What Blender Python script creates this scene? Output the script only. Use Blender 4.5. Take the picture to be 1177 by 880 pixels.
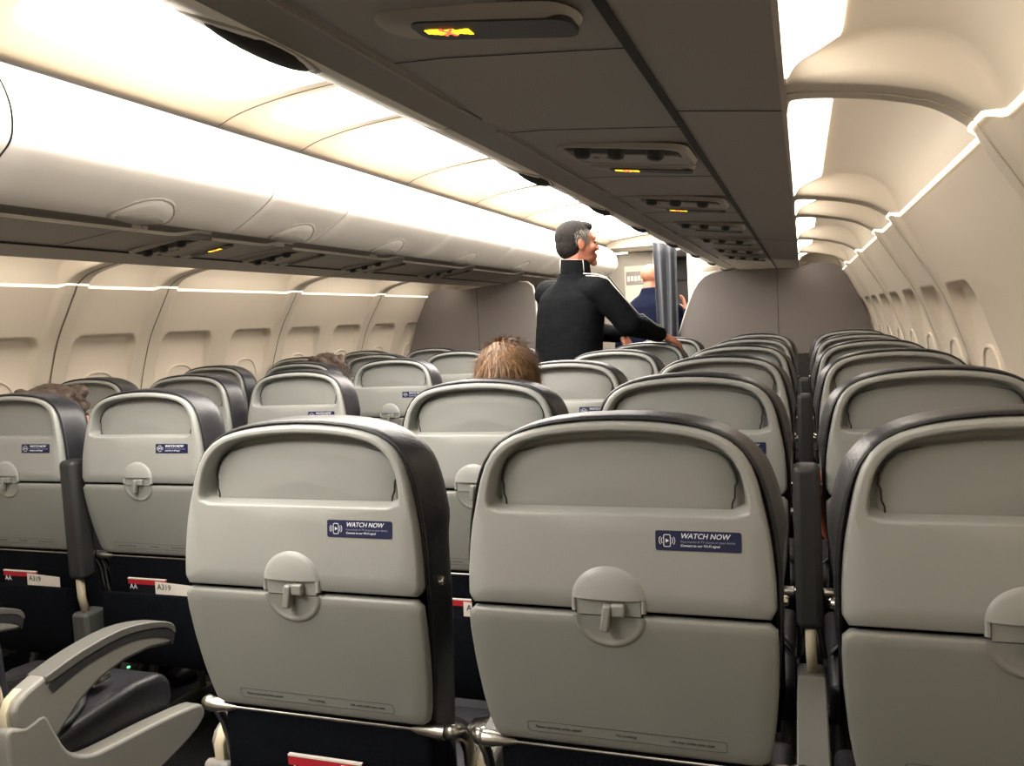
import bpy, bmesh, math, random
from mathutils import Vector, Matrix
random.seed(7)
for o in list(bpy.data.objects): bpy.data.objects.remove(o)
SC = bpy.context.scene; COL = SC.collection
PI = math.pi
# ---------------------------------------------------------------- camera, world, exposure
F, YAW, PIT, ROL = 957.44, 0.3388, 0.0719, -0.0532
CAM = Vector((1.3137, 0.0, 1.3243))
fw = Vector((-math.sin(YAW)*math.cos(PIT), math.cos(YAW)*math.cos(PIT), -math.sin(PIT)))
rt = fw.cross(Vector((0, 0, 1))).normalized(); up = rt.cross(fw)
r2 = math.cos(ROL)*rt + math.sin(ROL)*up; u2 = -math.sin(ROL)*rt + math.cos(ROL)*up
cd = bpy.data.cameras.new('camera'); cd.sensor_fit = 'HORIZONTAL'; cd.sensor_width = 36; cd.lens = F*36/1177
cd.clip_start = 0.02; cd.clip_end = 60
co = bpy.data.objects.new('camera', cd); COL.objects.link(co)
M = Matrix.Identity(4)
for i in range(3):
    M[i][0] = r2[i]; M[i][1] = u2[i]; M[i][2] = -fw[i]; M[i][3] = CAM[i]
co.matrix_world = M; SC.camera = co
w = bpy.data.worlds.new('world'); SC.world = w; w.use_nodes = True
w.node_tree.nodes['Background'].inputs[0].default_value = (0.9, 0.85, 0.8, 1)
w.node_tree.nodes['Background'].inputs[1].default_value = 0.02
SC.view_settings.view_transform = 'Standard'; SC.view_settings.look = 'None'
SC.view_settings.gamma = 1; SC.view_settings.use_curve_mapping = False
SC.view_settings.exposure = 0.13
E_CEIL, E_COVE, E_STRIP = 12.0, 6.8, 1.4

# ---------------------------------------------------------------- materials
def srgb(h):
    c = [int(h[i:i+2], 16)/255 for i in (0, 2, 4)]
    return [x/12.92 if x <= .04045 else ((x+.055)/1.055)**2.4 for x in c]
def mat(name, col, rough=.5, metal=0, emit=0, bump=0, bscale=60, var=0, vscale=4, spec=.5, sheen=0, coat=0):
    m = bpy.data.materials.new(name); m.use_nodes = True
    nt = m.node_tree; b = nt.nodes['Principled BSDF']
    c = srgb(col) if isinstance(col, str) else col
    b.inputs['Base Color'].default_value = (*c, 1)
    b.inputs['Roughness'].default_value = rough; b.inputs['Metallic'].default_value = metal
    b.inputs['Specular IOR Level'].default_value = spec
    if sheen: b.inputs['Sheen Weight'].default_value = sheen
    if coat: b.inputs['Coat Weight'].default_value = coat
    if emit:
        b.inputs['Emission Color'].default_value = (*c, 1); b.inputs['Emission Strength'].default_value = emit
    tc = None
    if bump or var: tc = nt.nodes.new('ShaderNodeTexCoord')
    if bump:
        n = nt.nodes.new('ShaderNodeTexNoise'); n.inputs['Scale'].default_value = bscale; n.inputs['Detail'].default_value = 4
        nt.links.new(tc.outputs['Object'], n.inputs['Vector'])
        bp = nt.nodes.new('ShaderNodeBump'); bp.inputs['Strength'].default_value = bump; bp.inputs['Distance'].default_value = .01
        nt.links.new(n.outputs['Fac'], bp.inputs['Height']); nt.links.new(bp.outputs['Normal'], b.inputs['Normal'])
    if var:
        n = nt.nodes.new('ShaderNodeTexNoise'); n.inputs['Scale'].default_value = vscale; n.inputs['Detail'].default_value = 5
        nt.links.new(tc.outputs['Object'], n.inputs['Vector'])
        r = nt.nodes.new('ShaderNodeValToRGB')
        r.color_ramp.elements[0].position = .3; r.color_ramp.elements[1].position = .7
        r.color_ramp.elements[0].color = (*[x*(1-var) for x in c], 1); r.color_ramp.elements[1].color = (*[min(1, x*(1+var)) for x in c], 1)
        nt.links.new(n.outputs['Fac'], r.inputs['Fac']); nt.links.new(r.outputs['Color'], b.inputs['Base Color'])
    return m
MT = dict(
 shell=mat('seat shell plastic', '949590', .38, bump=.03, bscale=500, var=.03, vscale=7, spec=.45),
 plate=mat('seat recess plastic', '898a85', .5, bump=.04, bscale=400),
 tray=mat('tray plastic', '84857f', .42, bump=.03, bscale=500, var=.03, vscale=6),
 leather=mat('navy leather', '27272b', .38, bump=.12, bscale=180, var=.08, vscale=20),
 fabric=mat('black navy fabric', '0a0d12', .95, bump=.2, bscale=300, var=.15, vscale=30, spec=.08),
 metal=mat('brushed metal', 'b8b4ac', .3, 1, bump=.02, bscale=300),
 chrome=mat('buckle metal', 'd8d4cc', .2, 1),
 armgrey=mat('armrest grey plastic', '585752', .45, bump=.03, bscale=300),
 armside=mat('armrest light side', '77756e', .5, bump=.03, bscale=300),
 armdark=mat('armrest dark pad', '2b2b2b', .5, bump=.08, bscale=200),
 cream=mat('cream plastic insert', 'b3a990', .5, var=.03, vscale=9),
 blue=mat('navy sticker', '111840', .45, var=.03),
 white=mat('white print', 'dfe2ea', .6, var=.02),
 ink=mat('grey print', '454643', .7, var=.02),
 black=mat('black plastic', '0d0d0e', .5, var=.05),
 wall=mat('cream wall plastic', 'e0d5c4', .5, bump=.02, bscale=200, var=.02, vscale=3),
 cove=mat('cream cove plastic', 'e4d9c7', .45, var=.02, vscale=3),
 ceil=mat('ceiling plastic', 'c9bda8', .5, var=.01, vscale=3),
 bin=mat('bin door plastic', 'efeae2', .35, var=.01, vscale=3),
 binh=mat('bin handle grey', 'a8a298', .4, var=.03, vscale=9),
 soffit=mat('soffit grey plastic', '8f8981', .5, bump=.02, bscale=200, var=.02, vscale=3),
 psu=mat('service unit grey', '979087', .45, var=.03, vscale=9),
 dark=mat('dark gap and grip shade', '1d1a19', .7, var=.05),
 joint=mat('joint line', '6e6256', .7, var=.05),
 rail=mat('rail white', 'f4eee2', .35, var=.02),
 bulk=mat('bulkhead laminate', '77706c', .45, bump=.03, bscale=250, var=.03, vscale=5),
 bulklow=mat('bulkhead carpet', '34312f', .9, bump=.2, bscale=300, var=.1, vscale=20),
 carpet=mat('aisle carpet', '111216', .95, bump=.4, bscale=250, var=.3, vscale=60),
 curtain=mat('curtain cloth', '5c5e63', .9, bump=.15, bscale=200, var=.06, vscale=10, spec=.2),
 skin=mat('skin', 'a3674f', .55, bump=.05, bscale=90, var=.06, vscale=18),
 skin2=mat('pale skin', 'ab735b', .45, bump=.05, bscale=90, var=.05, vscale=18),
 jacket=mat('black jacket cloth', '0b0e10', .9, bump=.25, bscale=40, var=.1, vscale=8, spec=.12),
 navy=mat('navy jacket cloth', '0e1428', .9, bump=.25, bscale=40, var=.1, vscale=8, spec=.12),
 orange=mat('rust jacket cloth', 'b4583c', .85, bump=.25, bscale=60, var=.1, vscale=12),
 trousers=mat('dark trousers', '15161b', .9, bump=.15, bscale=90, var=.08, vscale=12, spec=.12),
 hairgrey=mat('dark grey hair', '201d1b', .75, bump=.5, bscale=140, var=.35, vscale=60, spec=.2),
 hairside=mat('silver hair', '6d665f', .7, bump=.4, bscale=140, var=.25, vscale=60),
 hairbrown=mat('light brown hair', '7d5d3e', .55, bump=.3, bscale=120, var=.3, vscale=50),
 hairdark=mat('brown curly hair', '46362a', .6, bump=.5, bscale=120, var=.4, vscale=40),
 eye=mat('eye', '241a16', .2, var=.1),
 lip=mat('lip', 'a5655a', .5, var=.05),
 red=mat('red print', 'a61f2b', .5, var=.04),
 paper=mat('card paper', 'd9d2c8', .6, var=.03, vscale=12),
 galley=mat('galley panel', 'a79f92', .45, var=.03, vscale=5),
 panel=mat('galley light panel', 'd9d0bf', .45, var=.02, vscale=5),
 lceil=mat('ceiling diffuser', (1.0, .94, .87), .5, emit=E_CEIL),
 lcove=mat('cove diffuser', (1.0, .91, .80), .5, emit=E_COVE),
 ledge_glow=mat('wall ledge glow', (1.0, .88, .72), .5, emit=E_STRIP),
 armmid=mat('armrest base grey', '4b4b48', .5, bump=.03, bscale=300),
 sill=mat('sill grey', '8a847b', .5, var=.03, vscale=9),
 sign=mat('sign amber', (1.0, .62, .02), .5, emit=2.0),
 signr=mat('sign red', (1.0, .12, .05), .5, emit=1.6),
 green=mat('green indicator', (.1, 1.0, .25), .5, emit=3.0),
)
# ---------------------------------------------------------------- object helpers
def bake(o):
    bpy.context.view_layer.update()
    dg = bpy.context.evaluated_depsgraph_get()
    me = bpy.data.meshes.new_from_object(o.evaluated_get(dg)); o.modifiers.clear()
    old = o.data; o.data = me; return o
def finish(bm, name, m, parent=None, smooth=True, bevel=0, bseg=2, auto=None, mods=None, solid=0, sub=0):
    bmesh.ops.recalc_face_normals(bm, faces=bm.faces)
    me = bpy.data.meshes.new(name); bm.to_mesh(me); bm.free()
    for p in me.polygons: p.use_smooth = smooth
    if smooth and auto is not None:
        me.set_sharp_from_angle(angle=math.radians(auto))
    me.materials.append(MT[m] if isinstance(m, str) else m)
    o = bpy.data.objects.new(name, me); COL.objects.link(o)
    n = 0
    if solid: s = o.modifiers.new('s', 'SOLIDIFY'); s.thickness = solid; s.offset = 0; n = 1
    if bevel:
        b = o.modifiers.new('b', 'BEVEL'); b.width = bevel; b.segments = bseg; b.limit_method = 'ANGLE'; b.angle_limit = math.radians(35); n = 1
    if sub: b = o.modifiers.new('u', 'SUBSURF'); b.levels = sub; b.render_levels = sub; n = 1
    if mods: mods(o); n = 1
    if n: bake(o)
    if parent is not None: o.parent = parent
    return o
def tag(o, label=None, cat=None, group=None, kind=None):
    if label: o['label'] = label
    if cat: o['category'] = cat
    if group: o['group'] = group
    if kind: o['kind'] = kind
    return o
def thing(name, loc, label, cat, group=None, rz=0):
    o = bpy.data.objects.new(name, None); COL.objects.link(o); o.empty_display_size = .05
    o.location = loc; o.rotation_euler = (0, 0, rz); tag(o, label, cat, group); return o
def struct(o): o['kind'] = 'structure'; return o
def copy_tree(o, parent=None):
    c = o.copy(); COL.objects.link(c)
    if parent is not None: c.parent = parent
    for ch in [q for q in KIDS.get(o.name, [])]: copy_child(ch, c)
    return c
def copy_child(o, parent):
    c = o.copy(); COL.objects.link(c); c.parent = parent
    for ch in KIDS.get(o.name, []): copy_child(ch, c)
KIDS = {}
def index_kids():
    KIDS.clear()
    for o in bpy.data.objects:
        if o.parent: KIDS.setdefault(o.parent.name, []).append(o)
def box(bm, x0, x1, y0, y1, z0, z1, rot=None, piv=None):
    vs = [bm.verts.new((x, y, z)) for x in (x0, x1) for y in (y0, y1) for z in (z0, z1)]
    for f in ((0,1,3,2),(4,6,7,5),(0,4,5,1),(2,3,7,6),(0,2,6,4),(1,5,7,3)): bm.faces.new([vs[i] for i in f])
    if rot is not None: bmesh.ops.rotate(bm, verts=vs, cent=piv or ((x0+x1)/2, (y0+y1)/2, (z0+z1)/2), matrix=rot)
    return vs
def prism(bm, pts, a0, a1, axis='x'):
    """closed polygon pts extruded from a0 to a1 along axis; pts=(y,z) for x, (x,z) for y, (x,y) for z"""
    def P(p, a): return {'x': (a, p[0], p[1]), 'y': (p[0], a, p[1]), 'z': (p[0], p[1], a)}[axis]
    A = [bm.verts.new(P(p, a0)) for p in pts]; B = [bm.verts.new(P(p, a1)) for p in pts]
    bm.faces.new(A[::-1]); bm.faces.new(B); n = len(pts)
    for i in range(n): bm.faces.new((A[i], A[(i+1) % n], B[(i+1) % n], B[i]))
    return A+B
def tube(bm, path, r, seg=10, cap=True, flat=1.0):
    path = [Vector(p) for p in path]; n = len(path)
    rs = r if isinstance(r, (list, tuple)) else [r]*n
    rings = []; pn = None
    for i, p in enumerate(path):
        t = (path[min(i+1, n-1)]-path[max(i-1, 0)]).normalized()
        if pn is None:
            a = Vector((0, 0, 1)) if abs(t.z) < .9 else Vector((1, 0, 0)); nn = t.cross(a).normalized()
        else: nn = (pn - t*pn.dot(t)).normalized()
        pn = nn; b = t.cross(nn)
        rings.append([bm.verts.new(p + nn*math.cos(2*PI*k/seg)*rs[i]*flat + b*math.sin(2*PI*k/seg)*rs[i]) for k in range(seg)])
    for i in range(n-1):
        for k in range(seg): bm.faces.new((rings[i][k], rings[i][(k+1) % seg], rings[i+1][(k+1) % seg], rings[i+1][k]))
    if cap: bm.faces.new(rings[0][::-1]); bm.faces.new(rings[-1])
def grid(bm, rows, close=False):
    V = [[bm.verts.new(p) for p in r] for r in rows]
    for i in range(len(V)-1):
        m = len(V[i])
        for j in range(m if close else m-1):
            bm.faces.new((V[i][j], V[i][(j+1) % m], V[i+1][(j+1) % m], V[i+1][j]))
    return V
def ellipsoid(bm, c, r, seg=20, rot=None):
    mtx = Matrix.Translation(Vector(c)) @ (rot.to_4x4() if rot is not None else Matrix.Identity(4)) @ Matrix.Diagonal((*r, 1))
    return bmesh.ops.create_uvsphere(bm, u_segments=seg, v_segments=max(8, seg*2//3), radius=1, matrix=mtx)['verts']
def capsule(bm, a, b, ra, rb=None, seg=16):
    rb = ra if rb is None else rb
    a, b = Vector(a), Vector(b); d = b-a; L = d.length
    ellipsoid(bm, a, (ra,)*3, seg); ellipsoid(bm, b, (rb,)*3, seg)
    if L > 1e-5: tube(bm, [a, b], [ra, rb], seg)
def blob(name, m, build, parent, voxel=.008, smooth=3, extra=None):
    bm = bmesh.new(); build(bm)
    def mods(o):
        r = o.modifiers.new('r', 'REMESH'); r.mode = 'VOXEL'; r.voxel_size = voxel; r.use_smooth_shade = True
        s = o.modifiers.new('s', 'SMOOTH'); s.iterations = smooth; s.factor = .5
        if extra: extra(o)
    return finish(bm, name, m, parent, mods=mods)
def text(name, s, size, m, parent, mtx, align='LEFT', shear=0, extrude=.0002, bold=0):
    c = bpy.data.curves.new(name, 'FONT'); c.body = s; c.size = size; c.extrude = extrude; c.shear = shear; c.offset = bold
    c.align_x = align; c.align_y = 'CENTER'; c.resolution_u = 3
    o = bpy.data.objects.new(name, c); COL.objects.link(o); bpy.context.view_layer.update()
    me = bpy.data.meshes.new_from_object(o.evaluated_get(bpy.context.evaluated_depsgraph_get()))
    bpy.data.objects.remove(o); me.transform(mtx); me.materials.clear(); me.materials.append(MT[m])
    o = bpy.data.objects.new(name, me); COL.objects.link(o)
    if parent is not None: o.parent = parent
    return o
def interp(tab, v):
    if v <= tab[0][0]: return tab[0][1]
    for (a, p), (b, q) in zip(tab, tab[1:]):
        if v <= b: return p+(q-p)*(v-a)/(b-a)
    return tab[-1][1]
def sstep(a, b, x):
    t = min(1, max(0, (x-a)/(b-a))); return t*t*(3-2*t)
def smoothpoly(pts, n=6):
    out = []; P = [Vector((*p, 0)) for p in pts]; N = len(P)
    for i in range(N-1):
        p0, p1, p2, p3 = P[max(i-1, 0)], P[i], P[i+1], P[min(i+2, N-1)]
        for k in range(n):
            t = k/n
            q = .5*((2*p1)+(p2-p0)*t+(2*p0-5*p1+4*p2-p3)*t*t+(3*p1-p0-3*p2+p3)*t**3); out.append((q.x, q.y))
    out.append(tuple(pts[-1])); return out

# ================================================================ CABIN SHELL
Y0, Y1, YEND = -1.7, 6.25, 9.6
JO = [1.40, 2.73, 3.27, 4.35, 5.43, 6.51, 7.59, 8.67]                # panel joints
JB = [-.8, .07] + JO
WIN = [2.46 + .54*k for k in range(12)]
WALL = [(1.5725, 1.583), (1.55, 1.598), (1.50, 1.627), (1.45, 1.652), (1.40, 1.678), (1.35, 1.70), (1.30, 1.720), (1.22, 1.748), (1.15, 1.772), (1.05, 1.795), (.95, 1.812), (.75, 1.828), (.5, 1.82), (.25, 1.79), (0, 1.75)]
WALLz = sorted(WALL)
def wallx(z): return interp(WALLz, z)
def ribf(y):                                                        # 1 on a rib, 0 in a panel
    d = min(abs(y-j) for j in JB); return 1-sstep(.052, .085, d)
def recess(y, z):
    dd = 99
    for c in WIN:
        if abs(y-c) < abs(dd): dd = y-c
    if 1.37 < z or z < 1.0 or abs(dd) > .2: return 0
    top = 1.368; hw = .185; r = .06
    qx = abs(dd)-(hw-r); qz = (z-(top-r))
    if qx > 0 and qz > 0: d = math.hypot(qx, qz)-r
    else: d = max(qx-r, qz-r)
    e = sstep(.004, -.010, d) if d > -.02 else 1
    side = 1
    return e*max(0, .036*(1-sstep(1.12, 1.368, 1.368-(z-1.12)) if False else .036*sstep(1.10, 1.36, z))) if False else e*.036*sstep(1.08, 1.34, z)
zs = [1.5725, 1.565, 1.55, 1.53, 1.51, 1.48, 1.45, 1.42, 1.40, 1.385]
z = 1.376
while z > 1.30: zs.append(z); z -= .005
while z > 1.08: zs.append(z); z -= .02
zs += [1.05, 1.0, .95, .85, .75, .6, .5, .35, .25, .1, 0]
ys = []; y = Y0
while y < YEND:
    ys.append(y)
    d = min(min(abs(abs(y-c)-.185) for c in WIN), .5); dj = min(abs(y-j) for j in JB)
    y += .006 if d < .03 else (.012 if d < .09 or dj < .11 else .03)
for side, nm in ((1, 'wall_right'), (-1, 'wall_left')):
    bm = bmesh.new(); rows = []
    for y in ys:
        rf = ribf(y); r = []
        for z in zs:
            x = wallx(z) - .020*rf*sstep(1.30, 1.56, z) + recess(y, z)
            zz = z + (.0085*rf if z > 1.56 else 0)
            r.append((side*x, y, zz))
        rows.append(r)
    grid(bm, rows); struct(finish(bm, nm, 'wall'))
for side, nm in ((1, 'baseboard_right'), (-1, 'baseboard_left')):
    bm = bmesh.new(); prism(bm, [(side*(wallx(z)-.004), z) for z in (0, .12, .25, .4, .5, .56)]+[(side*(wallx(z)-.018), z) for z in (.56, .5, .4, .25, .12, 0)], Y0+.01, 6.2, 'y')
    struct(finish(bm, nm, 'fabric', smooth=False))
# window openings with closed shades: oval frame low in each recess
wi = 1
for side in (-1, 1):
    for c in WIN[:8]:
        bm = bmesh.new(); rows = []
        def oval(s, dx, n=40):
            out = []
            for k in range(n):
                a = 2*PI*k/n; ca, sa = math.cos(a), math.sin(a)
                yy = math.copysign(abs(ca)**.75, ca)*.115*s; z = 1.03+math.copysign(abs(sa)**.75, sa)*.165*s
                out.append((side*(wallx(z)+.036*sstep(1.08, 1.34, z)+dx), c+yy, z))
            return out
        grid(bm, [oval(1.06, .004), oval(1.04, -.006), oval(1.0, -.006), oval(.97, .002), oval(.93, .006), oval(.5, .006), oval(.02, .006)], close=True)
        struct(finish(bm, 'window_%d' % wi, 'cove', auto=50)); wi += 1
# joint lines on walls and coves
RIB = [(1.297, 1.658), (1.325, 1.657), (1.369, 1.651), (1.43, 1.640), (1.489, 1.624), (1.524, 1.608), (1.561, 1.582)]
PAN = [(1.297, 1.650), (1.318, 1.682), (1.378, 1.703), (1.45, 1.706), (1.515, 1.685), (1.560, 1.640), (1.583, 1.5725)]
RIBs, PANs = smoothpoly(RIB, 5), smoothpoly(PAN, 5)
NU = len(RIBs)-1
def covep(u, y, dz=0):
    i = min(int(u*NU), NU-1); t = u*NU-i
    d = 1-ribf(y)
    R = [RIBs[i][k]*(1-t)+RIBs[i+1][k]*t for k in (0, 1)]; P = [PANs[i][k]*(1-t)+PANs[i+1][k]*t for k in (0, 1)]
    return R[0]*(1-d)+P[0]*d, R[1]*(1-d)+P[1]*d+dz
tn = 1
for side in (1, -1):
    bm = bmesh.new(); rows = []
    for y in ys:
        rows.append([(side*covep(k/30, y)[0], y, covep(k/30, y)[1]) for k in range(31)])
    grid(bm, rows); struct(finish(bm, 'trim_%d' % tn, 'cove')); tn += 1
    bm = bmesh.new()                                                # ledge at the cove foot; emission stands in for cove light it catches
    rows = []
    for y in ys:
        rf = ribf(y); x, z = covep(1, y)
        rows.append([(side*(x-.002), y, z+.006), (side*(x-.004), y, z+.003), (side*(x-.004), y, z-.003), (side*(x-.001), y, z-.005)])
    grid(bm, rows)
    o = finish(bm, 'wall_ledge_glow', 'ledge_glow')
    tag(o, 'thin ledge with painted-on glow where the %s cabin wall meets the curved cove' % ('right' if side > 0 else 'left'), 'light strip')
    for j in JO[:5]:
        bm = bmesh.new(); path = []
        for k in range(11):
            x, z = covep(k/10, j); path.append((side*(x-.001), z-.0015))
        for z in (1.55, 1.50, 1.45, 1.40, 1.35, 1.30, 1.2, 1.1, 1.0, .9, .7): path.append((side*(wallx(z)-.020*sstep(1.30, 1.56, z)-.0015), z))
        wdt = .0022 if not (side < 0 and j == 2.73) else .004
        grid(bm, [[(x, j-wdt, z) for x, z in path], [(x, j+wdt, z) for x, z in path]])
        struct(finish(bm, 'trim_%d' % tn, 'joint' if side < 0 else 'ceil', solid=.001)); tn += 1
# cove diffusers, one per bay
bays = list(zip(JB, JB[1:]))
bayname = {1: 'beside the nearest seat rows', 2: 'in the long bay ahead of the first rib', 3: 'in the short bay ahead of the second rib', 4: 'in the bay above the third window', 5: 'in the bay above the fifth window', 6: 'in the bay just behind the grey partition'}
for side in (1, -1):
    for bi, (a, b) in enumerate(bays):
        if b < 1 or a > 6.3: continue
        a2, b2 = a+.085, min(b, 6.25 if a < 6.25 else 99)-.085
        bm = bmesh.new(); rows = []; n = 40
        for k in range(n+1):
            y = a2+(b2-a2)*k/n; e = min(y-a2, b2-y); cr = 0 if e > .04 else (1-math.sqrt(max(0, 1-(1-e/.04)**2)))*.09
            uu0, uu1 = .02+cr*.6, .325-cr
            rows.append([(side*covep(uu0+(uu1-uu0)*q/8, y)[0], y, covep(uu0+(uu1-uu0)*q/8, y)[1]-.002) for q in range(9)])
        grid(bm, rows); o = finish(bm, 'cove_light', 'lcove')
        tag(o, 'bright diffuser atop the %s cove, %s' % ('right' if side > 0 else 'left', bayname.get(bi, 'far bay %d' % bi)), 'light', 'cove diffusers along both walls')
# soffit below the bins
SOF = [(.765, 1.704), (.775, 1.702), (.85, 1.698), (1.10, 1.673), (1.20, 1.660), (1.29, 1.648), (1.299, 1.652)]
for side in (1, -1):
    bm = bmesh.new(); yy = [Y0+.05+(YEND-Y0-.1)*k/60 for k in range(61)]
    grid(bm, [[(side*x, y, z) for x, z in SOF] for y in yy]); struct(finish(bm, 'trim_%d' % tn, 'soffit', auto=30)); tn += 1
    bm = bmesh.new(); box(bm, side*1.113-.006, side*1.113+.006, Y0+.1, YEND-.1, 1.6665, 1.6725); struct(finish(bm, 'trim_%d' % tn, 'dark', smooth=False)); tn += 1
    for j in (1.47, 4.30):                                           # cross seams of the outer soffit
        bm = bmesh.new(); grid(bm, [[(side*x, j+e, z-.0012) for x, z in ((1.12, 1.6705), (1.2, 1.6602), (1.29, 1.6483))] for e in (-.0015, .0015)])
        struct(finish(bm, 'trim_%d' % tn, 'dark', solid=.0008)); tn += 1
    for j in (1.10, 1.60, 2.22, 2.62, 3.10, 3.45, 4.16, 5.20, 6.2):
        bm = bmesh.new(); grid(bm, [[(side*x, j+e, z-.0012) for x, z in ((.775, 1.702), (.85, 1.698), (1.105, 1.6722))] for e in (-.001, .001)])
        struct(finish(bm, 'trim_%d' % tn, 'dark', solid=.0008)); tn += 1
# centre ceiling
CE = smoothpoly([(-.62, 2.045), (-.58, 2.055), (-.50, 2.082), (-.36, 2.108), (-.18, 2.126), (0, 2.132), (.18, 2.126), (.36, 2.108), (.50, 2.082), (.58, 2.055), (.62, 2.045)], 4)
bm = bmesh.new(); grid(bm, [[(x, y, z+.01) for x, z in CE] for y in [Y0+(8.55-Y0)*k/50 for k in range(51)]]); struct(finish(bm, 'ceiling', 'ceil'))
def cez(x): return interp(CE, x)
CJ = [-.9, .35, 1.45, 2.47, 2.97, 3.93, 4.85, 5.78, 6.6, 7.5, 8.4]
for j in CJ[2:-1]:
    bm = bmesh.new(); grid(bm, [[(x, j+e, z+.0085) for x, z in CE] for e in (-.0025, .0025)]); struct(finish(bm, 'trim_%d' % tn, 'joint', solid=.001)); tn += 1
for i, (a, b) in enumerate(zip(CJ, CJ[1:])):
    bm = bmesh.new(); rows = []; a2, b2 = a+.055, b-.055; n = 36; R = .13
    for k in range(n+1):
        y = a2+(b2-a2)*k/n; e = min(y-a2, b2-y); c = 0 if e >= R else R-math.sqrt(max(0, R*R-(R-e)**2))
        X = .455-c; rows.append([(X*(q/8-1), y, cez(X*(q/8-1))+.006) for q in range(17)])
    grid(bm, rows); o = finish(bm, 'ceiling_light', 'lceil')
    tag(o, 'glowing rounded ceiling diffuser over the aisle, ' + ['behind the camera', 'just behind the camera', 'nearest, at the upper left corner', 'small, second from the upper left corner', 'third from the upper left corner', 'fourth from the upper left corner', 'fifth along the aisle', 'sixth along the aisle, near the standing man', 'seventh along the aisle, beyond the partition', 'farthest, above the forward curtain'][i], 'ceiling light', 'diffusers over the aisle')
for side in (1, -1):                                                 # dark channel between ceiling and bins
    bm = bmesh.new(); box(bm, min(side*.565, side*.60), max(side*.565, side*.60), Y0, 8.5, 2.036, 2.052); struct(finish(bm, 'trim_%d' % tn, 'dark', smooth=False)); tn += 1
# floor, rear wall
bm = bmesh.new(); grid(bm, [[(x, y, 0) for x in (-1.75, 0, 1.75)] for y in (Y0, 3, YEND)]); struct(finish(bm, 'floor', 'carpet'))
bm = bmesh.new(); box(bm, -1.85, 1.85, Y0-.05, Y0, 0, 2.2); struct(finish(bm, 'wall_rear', 'panel', smooth=False))

# ================================================================ OVERHEAD BINS
DOOR = smoothpoly([(.585, 2.045), (.545, 2.035), (.487, 1.985), (.455, 1.92), (.448, 1.87), (.458, 1.825), (.49, 1.795), (.54, 1.763), (.60, 1.729), (.64, 1.711), (.662, 1.706), (.668, 1.712)], 4)
SILL = [(.664, 1.710), (.69, 1.716), (.73, 1.720), (.755, 1.716), (.763, 1.704), (.775, 1.702)]
BINS = [(-1.5, -.55), (-.55, .50), (.50, 1.53), (1.53, 2.577), (2.577, 3.10), (3.10, 4.158), (4.158, 5.20), (5.20, 6.25), (6.25, 7.35), (7.35, 8.45)]
HND = {3: 2.115, 4: 2.92, 5: 3.735}
bn = ['behind the camera', 'rearmost', 'above the nearest seats', 'long one nearest in view', 'short one after the nearest long one', 'third in view', 'fourth in view', 'above the last economy row', 'first beyond the grey partition', 'farthest forward, with the rounded end']
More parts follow.
